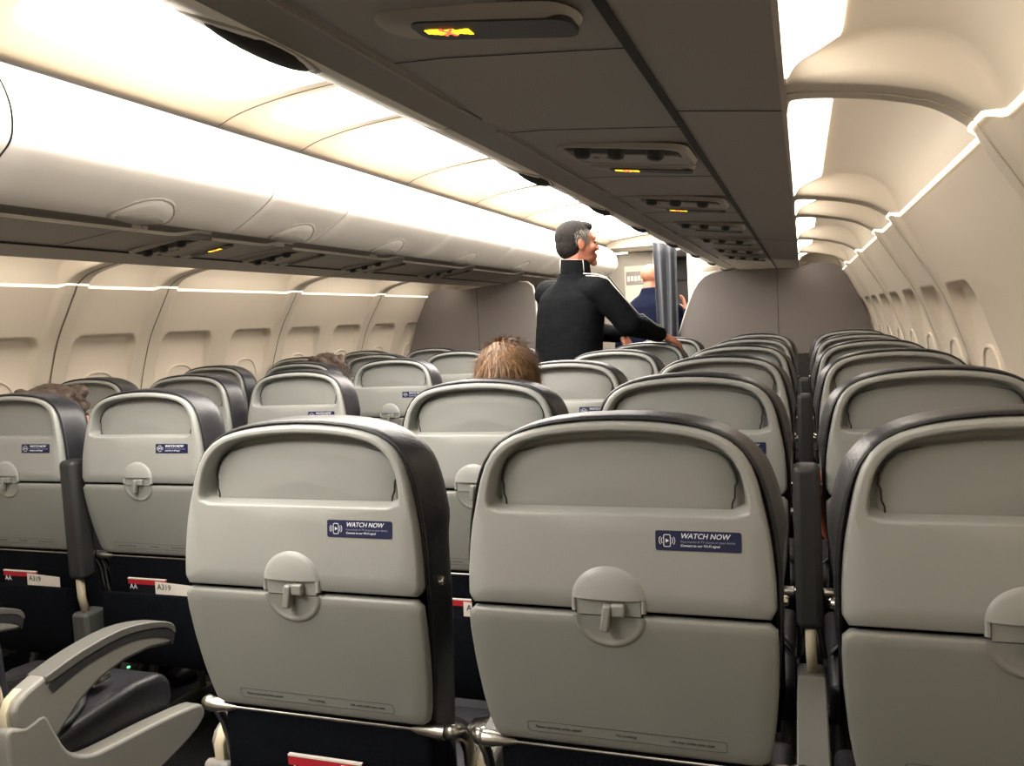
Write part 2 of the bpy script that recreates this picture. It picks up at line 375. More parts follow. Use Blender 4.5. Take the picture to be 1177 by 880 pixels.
def make_bin(side, i, a, b):
    S = 'left' if side < 0 else 'right'
    t = thing('overhead_bin', (side*.7, (a+b)/2, 1.70), '%s overhead luggage bin on the %s side, %s' % ('glossy white' if side < 0 else 'shaded grey-white', S, bn[i]), 'overhead bin', 'overhead luggage bins')
    cx, cy, cz = side*.7, (a+b)/2, 1.70
    def L(x, y, z): return (side*x-cx, y-cy, z-cz)
    bm = bmesh.new(); g = .003
    ya = [a+g, a+g+.003]+[a+(b-a)*k/10 for k in range(1, 10)]+[b-g-.003, b-g]
    rows = []
    for q, y in enumerate(ya):
        ins = .003 if q in (0, len(ya)-1) else 0
        rows.append([L(x+ins, y, z+ins*.5) for x, z in DOOR])
    V = grid(bm, rows)
    if i == len(BINS)-1:
        bm.faces.new([V[-1][k] for k in range(len(DOOR))])
    finish(bm, 'door', 'bin', t)
    bm = bmesh.new(); grid(bm, [[L(x, y, z) for x, z in SILL] for y in (a+.0005, b-.0005)]); finish(bm, 'sill_channel', 'sill', t)
    bm = bmesh.new(); prism(bm, [((side*x-cx), z-cz) for x, z in [(.70, 1.95), (.70, 1.74), (.76, 1.735), (1.25, 1.70), (1.28, 1.75), (1.2, 1.98), (.62, 2.03)]], a+.002-cy, b-.002-cy, 'y')
    finish(bm, 'bin_body', 'soffit', t, smooth=False)
    # oval finger latch at the lower lip
    hy = HND.get(i, (a+b)/2 + .05); hy = {(1, 2): .985, (1, 3): 2.20, (1, 4): 2.98}.get((side, i), hy)
    bm = bmesh.new(); rows = []
    nA = 24
    for ring, (s, off) in enumerate(((1.0, -.001), (.985, .0015), (.93, .0030), (.88, .0015))):
        r = []
        for k in range(nA):
            an = 2*PI*k/nA; yy = hy+.13*s*math.cos(an); u = .80+.17*s*math.sin(an)
            j = u*(len(DOOR)-1); jj = min(int(j), len(DOOR)-2); tt = j-jj
            x = DOOR[jj][0]*(1-tt)+DOOR[jj+1][0]*tt; z = DOOR[jj][1]*(1-tt)+DOOR[jj+1][1]*tt
            tx, tz = DOOR[jj+1][0]-DOOR[jj][0], DOOR[jj+1][1]-DOOR[jj][1]; ln = math.hypot(tx, tz)
            nx, nz = tz/ln, -tx/ln
            if nz > 0: nx, nz = -nx, -nz
            r.append(L(x+nx*off, yy, z+nz*off))
        rows.append(r)
    grid(bm, rows, close=True); h = finish(bm, 'latch_rim', 'binh', t)
    bm = bmesh.new(); rows = []
    for s, off in ((.90, .0005), (.82, .0030), (.6, .0045), (.05, .0050)):
        r = []
        for k in range(nA):
            an = 2*PI*k/nA; yy = hy+.13*s*math.cos(an); u = .80+.17*s*math.sin(an)
            j = u*(len(DOOR)-1); jj = min(int(j), len(DOOR)-2); tt = j-jj
            x = DOOR[jj][0]*(1-tt)+DOOR[jj+1][0]*tt; z = DOOR[jj][1]*(1-tt)+DOOR[jj+1][1]*tt
            r.append(L(x-.003, yy, z-off))
        rows.append(r)
    grid(bm, rows, close=True); finish(bm, 'latch_paddle', 'bin', t)
    # finger bulge under the latch; right side coloured dark for its unlit silhouette
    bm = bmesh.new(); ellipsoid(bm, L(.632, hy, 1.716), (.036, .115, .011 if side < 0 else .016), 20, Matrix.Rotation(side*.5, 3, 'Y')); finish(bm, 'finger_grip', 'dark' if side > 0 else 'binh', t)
    # light sill rail with a kink up at its forward end
    bm = bmesh.new(); k0 = b-.20
    pts = [(a+.03, 1.700), (k0, 1.700), (k0+.04, 1.702), (b-.08, 1.716), (b-.055, 1.718), (b, 1.718)]
    rx = lambda z: .762-(z-1.700)*1.2
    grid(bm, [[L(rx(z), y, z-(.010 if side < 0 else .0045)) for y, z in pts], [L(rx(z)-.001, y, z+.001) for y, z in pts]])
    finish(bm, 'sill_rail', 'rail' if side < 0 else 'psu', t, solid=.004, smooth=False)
    if side < 0 and i in (3, 4, 5):
        for py, s in {3: [(1.64, '13'), (2.245, '12')], 4: [(3.03, '')], 5: [(3.85, '')]}[i]:
            bm = bmesh.new(); v = box(bm, *sorted((L(.762, 0, 0)[0], L(.757, 0, 0)[0])), py-cy-.035, py-cy+.035, 1.697-cz, 1.716-cz)
            pl = finish(bm, 'row_placard', 'rail', t, smooth=False, bevel=.001)
            if s:
                mx = Matrix.Translation(Vector(L(.7555, py+.012, 1.708))) @ Matrix(((0, 0, 1, 0), (1, 0, 0, 0), (0, 1, 0, 0), (0, 0, 0, 1)))
                text('placard_number', s, .013, 'ink', pl, mx, 'RIGHT')
for side in (-1, 1):
    for i, (a, b) in enumerate(BINS):
        if i < 1: continue
        make_bin(side, i, a, b)

# ================================================================ PASSENGER SERVICE UNITS
def sofz(x): return interp(SOF[1:6], x)
def psu(side, y, lit, n, label, near=False):
    cx = side*.955; cz = sofz(.955)
    t = thing('service_unit', (cx, y, cz), label, 'service unit', 'passenger service units under the bins')
    t.rotation_euler = (0, math.atan2(.035, .25)*side*1.0, 0)
    s = side
    def rr(x0, x1, y0, y1, r, n=6):
        out = []
        for (ax, ay, st) in ((x1-r, y1-r, 0), (x0+r, y1-r, 1), (x0+r, y0+r, 2), (x1-r, y0+r, 3)):
            for k in range(n+1): out.append((ax+r*math.cos(PI/2*(st+k/n)), ay+r*math.sin(PI/2*(st+k/n))))
        return out
    if not near:
        bm = bmesh.new()
        o1, o2 = rr(-.145, .145, -.16, .075, .04), rr(-.125, .125, -.145, .06, .03)
        grid(bm, [[(x, yy, .001) for x, yy in o1], [(x, yy, -.010) for x, yy in [(a*.97, b*.97) for a, b in o1]], [(x, yy, -.010) for x, yy in o2], [(x, yy, -.004) for x, yy in o2]], close=True)
        finish(bm, 'unit_frame', 'psu', t, auto=40)
        bm = bmesh.new(); prism(bm, rr(-.126, .126, -.146, -.065, .03), -.006, -.002, 'z'); finish(bm, 'lamp_tray', 'dark', t, smooth=False)
        bm = bmesh.new(); prism(bm, rr(-.126, .126, -.063, .061, .03), -.0085, -.002, 'z'); p = finish(bm, 'control_plate', 'psu', t, smooth=False)
        for k in range(4):
            bm = bmesh.new(); tube(bm, [(-.105+.03*k, -.02, -.0085), (-.105+.03*k, -.02, -.0115)], .007, 12)
            finish(bm, 'call_button', 'soffit' if k else 'armdark', p, auto=40)
        for k, xx in enumerate((-.085, -.01, .075)):
            bm = bmesh.new(); tube(bm, [(xx, -.105, -.004), (xx, -.105, -.022), (xx, -.105, -.026)], [.021, .017, .010], 16)
            finish(bm, 'reading_lamp' if k != 1 else 'air_nozzle', 'black', t, auto=40)
    # lit sign bar
    yb = .13 if not near else 0
    bm = bmesh.new(); o1 = rr(-.13, .13, yb-.035, yb+.035, .034)
    sc = lambda f: [(x*f if abs(x) < 1 else x, yb+(yy-yb)*f) for x, yy in o1]
    k_ = 1.0 if not near else 1.35
    grid(bm, [[(x, yb+(yy-yb)*k_, .001) for x, yy in o1], [(x*.97, yb+(yy-yb)*.92*k_, -.007) for x, yy in o1], [(x*.9, yb+(yy-yb)*.75*k_, -.012) for x, yy in o1], [(x*.3, yb+(yy-yb)*.2*k_, -.013) for x, yy in o1]], close=True)
    finish(bm, 'sign_bar', 'psu', t)
    bm = bmesh.new(); prism(bm, [(x, yb+yy) for x, yy in rr(-.075, .125, -.024*k_, .024*k_, .02)], -.0145, -.008, 'z'); sg = finish(bm, 'sign_window', 'armdark', t, smooth=False)
    if lit:
        x0 = -.062 if s > 0 else .01
        f = 1
        bm = bmesh.new()
        for k in range(9):                                          # belt symbol and lettering, as a lit amber band with ragged ends
            xx = x0+.0065*k; hh = .0075+.002*((k*7) % 3-1)
            box(bm, xx, xx+.0062, yb-hh-.002*(k < 2), yb+hh, -.0156, -.0146)
        o = finish(bm, 'seatbelt_sign', 'sign', t, smooth=False)
        bm = bmesh.new()
        for a in (-.6, .6):
            box(bm, x0+.029-.002, x0+.029+.002, yb-.013, yb+.013, -.0165, -.0150, Matrix.Rotation(a, 3, 'Z'))
        finish(bm, 'no_smoking_sign', 'signr', t, smooth=False)
psu(1, .955, True, 0, 'large sign bar overhead at top centre with a lit amber sign', near=True)
ORD = ['nearest', 'second', 'third', 'fourth', 'fifth', 'sixth']
for k, y in enumerate((1.91, 2.80, 3.62, 4.42, 5.22, 5.95)):
    psu(1, y, k < 2, k, 'right-hand reading-lamp unit, %s along, %s' % (ORD[k], 'amber sign lit' if k < 2 else 'sign dark'))
for k, y in enumerate((2.68, 3.36, 4.22, 5.2)):
    psu(-1, y, k == 0, k, 'reading-lamp unit in the left-hand soffit, %s along, %s' % (ORD[k], 'amber sign lit' if k == 0 else 'sign dark'))

# ================================================================ PARTITIONS, CURTAIN, FORWARD AREA
BR = [(.40, 1.00), (.425, 1.105), (.475, 1.264), (.52, 1.39), (.56, 1.483), (.60, 1.545), (.645, 1.585), (.70, 1.606), (.77, 1.618), (1.148, 1.612), (1.29, 1.604), (1.40, 1.635), (1.50, 1.628), (1.56, 1.60), (1.60, 1.55), (1.64, 1.47), (1.685, 1.38), (1.72, 1.29), (1.765, 1.15), (1.80, 1.0)]
for side in (1, -1):
    S = 'right' if side > 0 else 'left'
    t = thing('partition', (side*1.1, 6.27, 0), 'grey laminate class partition with rounded top corner, %s of the aisle' % S, 'partition', 'class partitions')
    P = lambda pts: [(side*x-side*1.1, z) for x, z in pts]
    if side < 0: BRs = [(.655, 1.0), (.66, 1.30), (.662, 1.50), (.68, 1.60), (.72, 1.635), (.80, 1.645), (1.148, 1.62)]+BR[10:]
    else: BRs = BR
    bm = bmesh.new(); prism(bm, P(BRs), -.02, .02, 'y'); finish(bm, 'upper_panel', 'bulk', t, auto=30, bevel=.003)
    bm = bmesh.new(); x0 = BRs[0][0]; prism(bm, P([(x0-.05, .02), (x0-.02, .6), (x0, .998), (1.80, .998), (1.815, .7), (1.80, .4), (1.74, .02)]), -.022, .022, 'y'); finish(bm, 'lower_panel', 'bulklow', t, smooth=False)
    bm = bmesh.new(); nT = 9 if side > 0 else 6
    tube(bm, [(side*(x-.004)-side*1.1, -.005, z+.002) for x, z in BRs[:nT]], .005, 8); finish(bm, 'edge_trim', 'rail', t)
    bm = bmesh.new(); box(bm, side*1.148-side*1.1-.0015, side*1.148-side*1.1+.0015, -.0215, -.0205, 1.0, 1.608); finish(bm, 'panel_seam', 'dark', t, smooth=False)
# curtain gathered at the right edge of the aisle
t = thing('curtain', (.37, 6.2, 0), 'blue-grey gathered cloth curtain hanging beside the right partition', 'curtain')
bm = bmesh.new(); rows = []
for iz in range(25):
    z = .08+(1.845-.08)*iz/24; r = []
    for k in range(61):
        u = k/60; wdt = .145+.03*abs(z-1.0)/1.0
        x = (u-.5)*wdt-(.0 if z < 1.5 else .0); y = .028*math.sin(u*2*PI*2.5+.4*math.sin(z*3))+.01*math.sin(z*5+u*9)
        r.append((x+.0, y, z+(.03*(.5-u) if iz == 24 else 0)))
    rows.append(r)
grid(bm, rows); finish(bm, 'cloth', 'curtain', t, solid=.002)
bm = bmesh.new(); tube(bm, [(-.085, 0, 1.862), (.095, 0, 1.842), (.12, 0, 1.80)], .006, 8); finish(bm, 'curtain_rod', 'rail', t)
# galley
t = thing('galley_unit', (-.75, 8.9, 0), 'beige galley cabinet wall at the far end of the aisle, left side', 'galley')
bm = bmesh.new(); box(bm, -.75, .60, 0, .6, 0, 2.0); finish(bm, 'cabinet', 'galley', t, smooth=False)
bm = bmesh.new(); box(bm, .58, .62, -.03, .6, 0, 2.0); finish(bm, 'corner_post', 'panel', t, smooth=False, bevel=.004)
bm = bmesh.new(); box(bm, .27, .52, -.012, 0, 1.42, 1.86); d = finish(bm, 'cabinet_door', 'panel', t, smooth=False, bevel=.004)
bm = bmesh.new(); box(bm, .29, .50, -.018, -.012, 1.66, 1.80); q = finish(bm, 'display_panel', 'soffit', d, smooth=False)
bm = bmesh.new()
for k in range(5): box(bm, .305+.038*k, .328+.038*k, -.021, -.018, 1.70+.004*(k % 2), 1.75)
finish(bm, 'lit_buttons', mat('panel lamps', (1, .85, .5), .5, emit=.7), d, smooth=False)
t = thing('galley_recess', (.2, 9.35, 0), 'dark galley opening beyond the bald man', 'galley')
bm = bmesh.new(); box(bm, -.33, .25, .1, .15, 0, 2.0); box(bm, -.33, .30, -.4, .15, 1.93, 2.0); finish(bm, 'back_panel', mat('recess grey', '4a4643', .6, var=.05), t, smooth=False)
bm = bmesh.new(); box(bm, -.3, .2, .05, .1, 1.70, 1.715); box(bm, -.05, -.035, .05, .1, 1.6, 1.93); finish(bm, 'shelf_frame', 'black', t, smooth=False)
t = thing('lavatory_wall', (.8, 8.0, 0), 'pale lavatory panel ahead of the right partition', 'lavatory')
bm = bmesh.new(); box(bm, -.50, .95, 0, .05, 0, 2.0); finish(bm, 'panel', 'panel', t, smooth=False)
bm = bmesh.new(); box(bm, -.49, -.45, -.02, .0, 0, 2.0); finish(bm, 'door_frame', 'rail', t, smooth=False, bevel=.003)
bm = bmesh.new(); box(bm, -.36, -.22, -.006, 0, 1.71, 1.745); finish(bm, 'door_plate', 'galley', t, smooth=False, bevel=.002)
bm = bmesh.new(); box(bm, -1.9, 1.9, 9.55, 9.6, 0, 2.3); struct(finish(bm, 'wall_forward', 'galley', smooth=False))
bm = bmesh.new(); prism(bm, [(8.50, 2.16), (8.50, 2.03), (8.62, 1.99), (8.75, 2.005), (9.6, 2.02), (9.6, 2.16)], -.75, .62, 'x'); struct(finish(bm, 'trim_%d' % tn, 'panel', smooth=False)); tn += 1
bm = bmesh.new(); box(bm, -.58, -.40, 8.66, 8.72, 1.983, 1.995); o = finish(bm, 'entry_light', 'lceil', smooth=False); tag(o, 'small bright lamp in the far galley ceiling edge', 'light')
bm = bmesh.new(); box(bm, -.1, .35, 8.9, 9.3, 2.008, 2.012); o = finish(bm, 'galley_light', 'lcove', smooth=False); tag(o, 'bright panel in the galley ceiling behind the curtain top', 'light')

# ================================================================ SEAT
def half(tab): return [(x, z) for z, x in tab]
def mirror(h):                                                      # h: right half from bottom to top centre
    return h+[(-x, z) for x, z in reversed(h) if x > 1e-6]
def rayhit(poly, c, a):
    dx, dz = math.cos(a), math.sin(a); best = None; n = len(poly)
    for i in range(n):
        x1, z1 = poly[i][0]-c[0], poly[i][1]-c[1]; x2, z2 = poly[(i+1) % n][0]-c[0], poly[(i+1) % n][1]-c[1]
        ex, ez = x2-x1, z2-z1; den = dx*ez-dz*ex
        if abs(den) < 1e-12: continue
        t = (x1*ez-z1*ex)/den; s = (x1*dz-z1*dx)/den
        if t > 0 and -1e-9 <= s <= 1+1e-9 and (best is None or t < best): best = t
    return best
def resample(poly, c, N): return [(c[0]+math.cos(a)*rayhit(poly, c, a), c[1]+math.sin(a)*rayhit(poly, c, a)) for a in [2*PI*k/N for k in range(N)]]
def shrink(loop, d, c):                                             # inset by anisotropic scaling, so straight edges stay straight
    xs_ = [x-c[0] for x, z in loop]; zs_ = [z-c[1] for x, z in loop]
    hx, hu, hd = max(max(xs_), -min(xs_)), max(zs_), -min(zs_)
    return [(c[0]+(x-c[0])*(1-d/hx), c[1]+(z-c[1])*(1-d/(hu if z > c[1] else hd))) for x, z in loop]
def yb(z):
    if z > .91: return .032*((z-.91)/.27)**1.4
    return .039*((.91-z)/.22)**1.2
OUTU = mirror(half([(.9125, .2195-.006), (.9145, .2195-.001), (.92, .2200), (.96, .2195), (1.00, .2165), (1.03, .2125), (1.06, .2065), (1.09, .2005), (1.115, .1925), (1.135, .181), (1.15, .165), (1.16, .146), (1.168, .119), (1.174, .083), (1.1778, .040), (1.179, 0)]))
OPEN = mirror(half([(1.050, .178), (1.053, .185), (1.06, .187), (1.08, .185), (1.105, .179), (1.125, .168), (1.14, .152), (1.150, .132), (1.158, .098), (1.163, .050), (1.1645, 0)]))
PLAT = mirror(half([(1.044, .172), (1.075, .172), (1.10, .1695), (1.118, .161), (1.132, .143), (1.1405, .108), (1.146, .05), (1.1475, 0)]))
OUTL = mirror(half([(.689, .188), (.691, .197), (.698, .2035), (.72, .2085), (.76, .2145), (.82, .2195), (.87, .2215), (.90, .2205), (.905, .2185), (.9075, .213), (.9076, 0)]))
LEA = mirror(half([(.47, .19), (.60, .195), (.70, .206), (.80, .219), (.90, .2275), (.98, .2275), (1.03, .2225), (1.07, .2155), (1.10, .2075), (1.125, .196), (1.145, .180), (1.16, .160), (1.172, .131), (1.180, .094), (1.1848, .047), (1.186, 0)]))
N = 120
def make_seat():
    t = thing('passenger_seat', (0, 0, 0), 'seat', 'seat')
    c = (0, 1.085)
    O, Q = resample(OUTU, c, N), resample(OPEN, c, N)
    def ring(loop, dy): return [(x, yb(z)+dy, z) for x, z in loop]
    def mix(a, b, s): return [(p[0]*(1-s)+q[0]*s, p[1]*(1-s)+q[1]*s) for p, q in zip(a, b)]
    O2, Q2 = shrink(O, .0055, c), shrink(Q, -.0035, c)
    rows = [ring(shrink(O, .003, c), .045), ring(O, .035), ring(O, .014), ring(shrink(O, .0008, c), .008), ring(shrink(O, .0025, c), .003), ring(O2, .0005)]
    rows += [ring(mix(O2, Q2, s), 0) for s in (.2, .4, .6, .8)]
    rows += [ring(Q2, .0), ring(shrink(Q, -.0015, c), .0010), ring(Q, .004), ring(shrink(Q, .0015, c), .012), ring(shrink(Q, .004, c), .026), ring(shrink(Q, .006, c), .036)]
    bm = bmesh.new(); V = grid(bm, rows, close=True); finish(bm, 'back_shell', 'shell', t)
    P = resample(PLAT, c, N)
    bm = bmesh.new(); V = grid(bm, [ring(shrink(P, -.02, c), .037), ring(shrink(P, -.006, c), .037), ring(shrink(P, -.0015, c), .036), ring(P, .029), ring(shrink(P, .003, c), .0265)]+[ring(mix(shrink(P, .003, c), [c]*N, s), .0265-.004*s) for s in (.3, .6, .97)], close=True)
    bm.faces.new(V[-1]); finish(bm, 'recess_panel', 'plate', t)
    for s_ in (1, -1):
        bm = bmesh.new(); jag = [(.166, 1.052, 0), (.1665, 1.062, .0), (.170, 1.070, .002), (.1705, 1.085, 0), (.1735, 1.09, .001), (.1715, 1.104, 0), (.164, 1.120, 0), (.150, 1.131, 0), (.12, 1.139, 0)]
        tube(bm, [(s_*(x-.002), yb(z)+.0262, z) for x, z, q_ in jag], [.0014]*5+[.0012, .001, .0008, .0005], 6); finish(bm, 'recess_gap', 'black', t)
    c2 = (0, .80); L = resample(OUTL, c2, N); L3 = shrink(L, .006, c2)
    rows = [ring(shrink(L, .002, c2), .020), ring(L, .014), ring(L, .006), ring(shrink(L, .002, c2), .002), ring(L3, .0)]+[ring(mix(L3, [c2]*N, s), 0) for s in (.12, .25, .4, .55, .7, .85, .98)]
    bm = bmesh.new(); V = grid(bm, rows, close=True); bm.faces.new(V[-1]); tr = finish(bm, 'tray_table', 'tray', t)
    # embossed notice on the tray
    def onp(x, z, dy=0): return (x, yb(z)+dy, z)
    bm = bmesh.new(); z0, z1, hw, r = .7075, .7255, .147, .005; loop = []
    for ax, az, st in ((hw-r, z1-r, 0), (-hw+r, z1-r, 1), (-hw+r, z0+r, 2), (hw-r, z0+r, 3)):
        for k in range(5): loop.append((ax+r*math.cos(PI/2*(st+k/4)), az+r*math.sin(PI/2*(st+k/4))))
    in1 = [(x*(1-.0008/hw), (z-.7165)*.91+.7165) for x, z in loop]
    grid(bm, [[onp(x, z, -.0008) for x, z in loop], [onp(x, z, -.0008) for x, z in in1]], close=True)
    e = finish(bm, 'notice_frame', 'ink', tr)
    def mtx(x, z, dy, sc=1):
        a = math.atan2(yb(z+.01)-yb(z-.01), .02)
        return Matrix.Translation(Vector(onp(x, z, dy))) @ Matrix.Rotation(PI/2-a, 4, 'X')
    for x, s in ((-.135, 'Fasten seat belt while seated'), (-.012, 'No smoking'), (.067, 'Life vest under your seat')):
        text('notice_text', s, .0062, 'ink', tr, mtx(x, .7165, -.0006), shear=.2)
    # sticker
    bm = bmesh.new(); X0, X1, Z0, Z1 = .0625, .1775, 1.0025, 1.0295; r = .003; loop = []
    for ax, az, st in ((X1-r, Z1-r, 0), (X0+r, Z1-r, 1), (X0+r, Z0+r, 2), (X1-r, Z0+r, 3)):
        for k in range(5): loop.append((ax+r*math.cos(PI/2*(st+k/4)), az+r*math.sin(PI/2*(st+k/4))))
    A = [bm.verts.new(onp(x, z, -.0006)) for x, z in loop]; bm.faces.new(A)
    st = finish(bm, 'sticker', 'blue', t, smooth=False)
    text('sticker_title', 'WATCH NOW', .0098, 'white', st, mtx(.0965, 1.0226, -.0009), shear=.25, bold=.00012)
    text('sticker_line', 'Free movies & TV shows on your device', .0044, mat_id('soft'), st, mtx(.0965, 1.0150, -.0009), shear=.2)
    text('sticker_line', 'Connect to our Wi-Fi signal', .0046, 'white', st, mtx(.0965, 1.0098, -.0009), shear=.2, bold=.00005)
    bm = bmesh.new(); cx, cz = .0785, 1.016
    def stroke(pts, wd):
        for (a, b), (c_, d) in zip(pts, pts[1:]):
            dx, dz = c_-a, d-b; l = math.hypot(dx, dz) or 1; nx, nz = -dz/l*wd, dx/l*wd
            vs = [bm.verts.new(onp(x, z, -.0010)) for x, z in ((a+nx, b+nz), (c_+nx, d+nz), (c_-nx, d-nz), (a-nx, b-nz))]; bm.faces.new(vs)
    ph = []
    for ax, az, s_ in ((cx+.0045-.0015, cz+.008-.0015, 0), (cx-.0045+.0015, cz+.008-.0015, 1), (cx-.0045+.0015, cz-.008+.0015, 2), (cx+.0045-.0015, cz-.008+.0015, 3)):
        for k in range(4): ph.append((ax+.0015*math.cos(PI/2*(s_+k/3)), az+.0015*math.sin(PI/2*(s_+k/3))))
    stroke(ph+[ph[0]], .0005)
    for R_ in (.0078, .0108):
        for sg in (0, PI): stroke([(cx+(R_*math.cos(sg+a)), cz+R_*.85*math.sin(sg+a)) for a in [-.6+.2*k for k in range(7)]], .00045)
    bm.faces.new([bm.verts.new(onp(x, z, -.0010)) for x, z in ((cx-.0018, cz+.0028), (cx-.0018, cz-.0028), (cx+.0028, cz))])
    finish(bm, 'sticker_icon', 'white', st, smooth=False)
    # latch hood, pocket, ring, turn knob
    lx = -.006; bm = bmesh.new(); rows = []; R_ = .053; zc = .932
    for k in range(0, 13):
        q = k/12; rr_ = R_*(1-q)
        rows.append([(lx+rr_*math.cos(a), yb(zc+rr_*.86*math.sin(a))-.0095*math.sqrt(max(0, 1-(1-q)**2))+.0005, zc+rr_*.86*math.sin(a)) for a in [PI*j/24 for j in range(25)]])
    grid(bm, rows)
    hood = [(lx+x_, 0) for x_ in (0,)]
    edge = [(lx+R_*(1-k/12), -.0095*math.sqrt(max(0, 1-(1-k/12)**2))) for k in range(13)]
    full = edge+[(2*lx-x, y) for x, y in reversed(edge[:-1])]
    yb0 = yb(zc)
    grid(bm, [[(x, yb0+y+.001, zc) for x, y in full], [(x, yb0+.006, zc+.001) for x, y in full]])
    grid(bm, [[(lx+s_*.0528, yb0+.002, .9125), (lx+s_*.0525, yb0-.0035, .9135), (lx+s_*.047, yb0-.0045, .9135), (lx+s_*.046, yb0+.003, .913)] if q == 0 else [(lx+s_*.053, yb0+.002, zc), (lx+s_*.0528, yb0-.0005, zc), (lx+s_*.048, yb0-.006, zc), (lx+s_*.046, yb0+.003, zc)] for s_ in (1,) for q in (0, 1)])
    grid(bm, [[(lx+s_*.0528, yb0+.002, .9125), (lx+s_*.0525, yb0-.0035, .9135), (lx+s_*.047, yb0-.0045, .9135), (lx+s_*.046, yb0+.003, .913)] if q == 0 else [(lx+s_*.053, yb0+.002, zc), (lx+s_*.0528, yb0-.0005, zc), (lx+s_*.048, yb0-.006, zc), (lx+s_*.046, yb0+.003, zc)] for s_ in (-1,) for q in (0, 1)])
    finish(bm, 'latch_hood', 'shell', t)
    bm = bmesh.new(); box(bm, lx-.0455, lx+.0455, -.0012, .004, .9085, .9318); finish(bm, 'latch_pocket', 'plate', t, smooth=False)
    bm = bmesh.new(); rows = []
    for ri, dy in ((.052, 0), (.0495, -.0016), (.0455, -.002), (.0425, -.0002), (.040, .0006), (.02, .0008), (.001, .0008)):
        rows.append([(lx+ri*math.cos(a), yb(.9065-ri*.9*math.sin(a))+dy-.0008, .9065-ri*.9*math.sin(a)) for a in [PI*j/28 for j in range(29)]])
    grid(bm, rows); finish(bm, 'latch_ring', 'tray', t)
    bm = bmesh.new(); box(bm, lx-.008, lx+.004, -.016, -.001, .888, .9265, Matrix.Rotation(.16, 3, 'Y')); kn = finish(bm, 'latch_knob', 'tray', t, bevel=.003, bseg=3, auto=60)
    bm = bmesh.new(); box(bm, lx+.0055, lx+.025, -.013, -.001, .9095, .9275); finish(bm, 'knob_base', 'tray', kn, bevel=.003, bseg=3, auto=60)
    # leather backrest with winged headrest
    c3 = (0, .9); LE = resample(LEA, c3, N)
    def bulge(loop, f): return [(x*(1+f*sstep(.97, 1.03, z)*(1-sstep(1.12, 1.17, z))*.05), z) for x, z in loop]
    def lr(loop, y): return [(x, y+.02*sstep(1.0, .6, z)+.5*yb(z), z) for x, z in loop]
    rows = [lr(shrink(LE, .030, c3), .062), lr(shrink(LE, .012, c3), .040), lr(shrink(LE, .004, c3), .024), lr(shrink(LE, .001, c3), .028), lr(LE, .036), lr(bulge(LE, .6), .060), lr(bulge(LE, 1), .085), lr(bulge(shrink(LE, .002, c3), .9), .105), lr(bulge(shrink(LE, .008, c3), .6), .122), lr(shrink(LE, .022, c3), .132), lr(shrink(LE, .05, c3), .135)]+[lr(mix(shrink(LE, .05, c3), [c3]*N, s), .13) for s in (.5, .97)]
    bm = bmesh.new(); V = grid(bm, rows, close=True); bm.faces.new(V[-1]); finish(bm, 'backrest', 'leather', t)
    bm = bmesh.new()                                                 # seam welt round the shell
    tube(bm, [(x, y, z) for x, y, z in lr(shrink(LE, .0045, c3), .0225)]+[lr(shrink(LE, .0045, c3), .0225)[0]], .0014, 6, cap=False); finish(bm, 'piping', 'black', t)
    # rear cover, pocket
    bm = bmesh.new(); prism(bm, [(.050, .70), (.085, .70), (.15, .60), (.16, .42), (.075, .40), (.045, .45)], -.20, .20, 'x'); finish(bm, 'rear_cover', 'fabric', t, bevel=.012, bseg=3)
    bm = bmesh.new(); prism(bm, [(.010, .576), (.018, .578), (.05, .565), (.07, .36), (.02, .355), (.002, .42)], -.19, .19, 'x'); finish(bm, 'literature_pocket', 'fabric', t, bevel=.006, bseg=2)
    # tray hinge bar and arms
    bm = bmesh.new(); zb, ybr = .678, .052
    tube(bm, [(-.228, ybr, zb), (-.214, ybr, zb), (-.205, ybr, zb), (-.185, ybr, zb), (-.17, ybr, zb), (.165, ybr, zb), (.18, ybr, zb), (.20, ybr, zb), (.21, ybr, zb), (.226, ybr, zb)], [.0125, .0125, .0105, .0085, .0035, .0035, .0085, .0105, .0125, .0125], 16)
    br = finish(bm, 'tray_bar', 'metal', t, auto=50)
    for s_ in (1, -1):
        bm = bmesh.new(); x_ = .232*s_
        tube(bm, [(.226*s_, ybr, zb), (x_+.006*s_, ybr+.002, zb), (x_+.012*s_, ybr+.014, zb-.004), (x_+.014*s_, ybr+.035, zb-.022), (x_+.012*s_, ybr+.05, zb-.055), (x_+.008*s_, ybr+.06, zb-.11), (x_, ybr+.08, zb-.18)], [.012, .0135, .0135, .0125, .011, .010, .010], 12, flat=.8)
        finish(bm, 'tray_arm', 'metal', t)
        bm = bmesh.new(); tube(bm, [(s_*.216, .065, .922), (s_*.231, .065, .922), (s_*.234, .065, .922)], [.0075, .0075, .005], 12); finish(bm, 'pivot_pin', 'chrome', t, auto=50)
    # cushion, belt, frame, legs
    bm = bmesh.new(); prism(bm, [(.13, .33), (.13, .43), (.30, .445), (.50, .462), (.585, .455), (.62, .425), (.625, .37), (.60, .33)], -.222, .222, 'x'); finish(bm, 'seat_cushion', 'leather', t, bevel=.025, bseg=4)
    bm = bmesh.new(); rows = []
    for k in range(13):
        u = k/12; x = -.215+.43*u; rows.append([(x, .28+.19*math.sin(PI*u)**.7+e, .452+.030*math.sin(PI*u)) for e in (-.022, .022)])
    grid(bm, rows); be = finish(bm, 'seat_belt', 'black', t, solid=.003)
    bm = bmesh.new(); box(bm, .095, .165, .42, .475, .472, .494, Matrix.Rotation(-.2, 3, 'Y')); bu = finish(bm, 'buckle', 'chrome', be, bevel=.004, bseg=2)
    bm = bmesh.new()
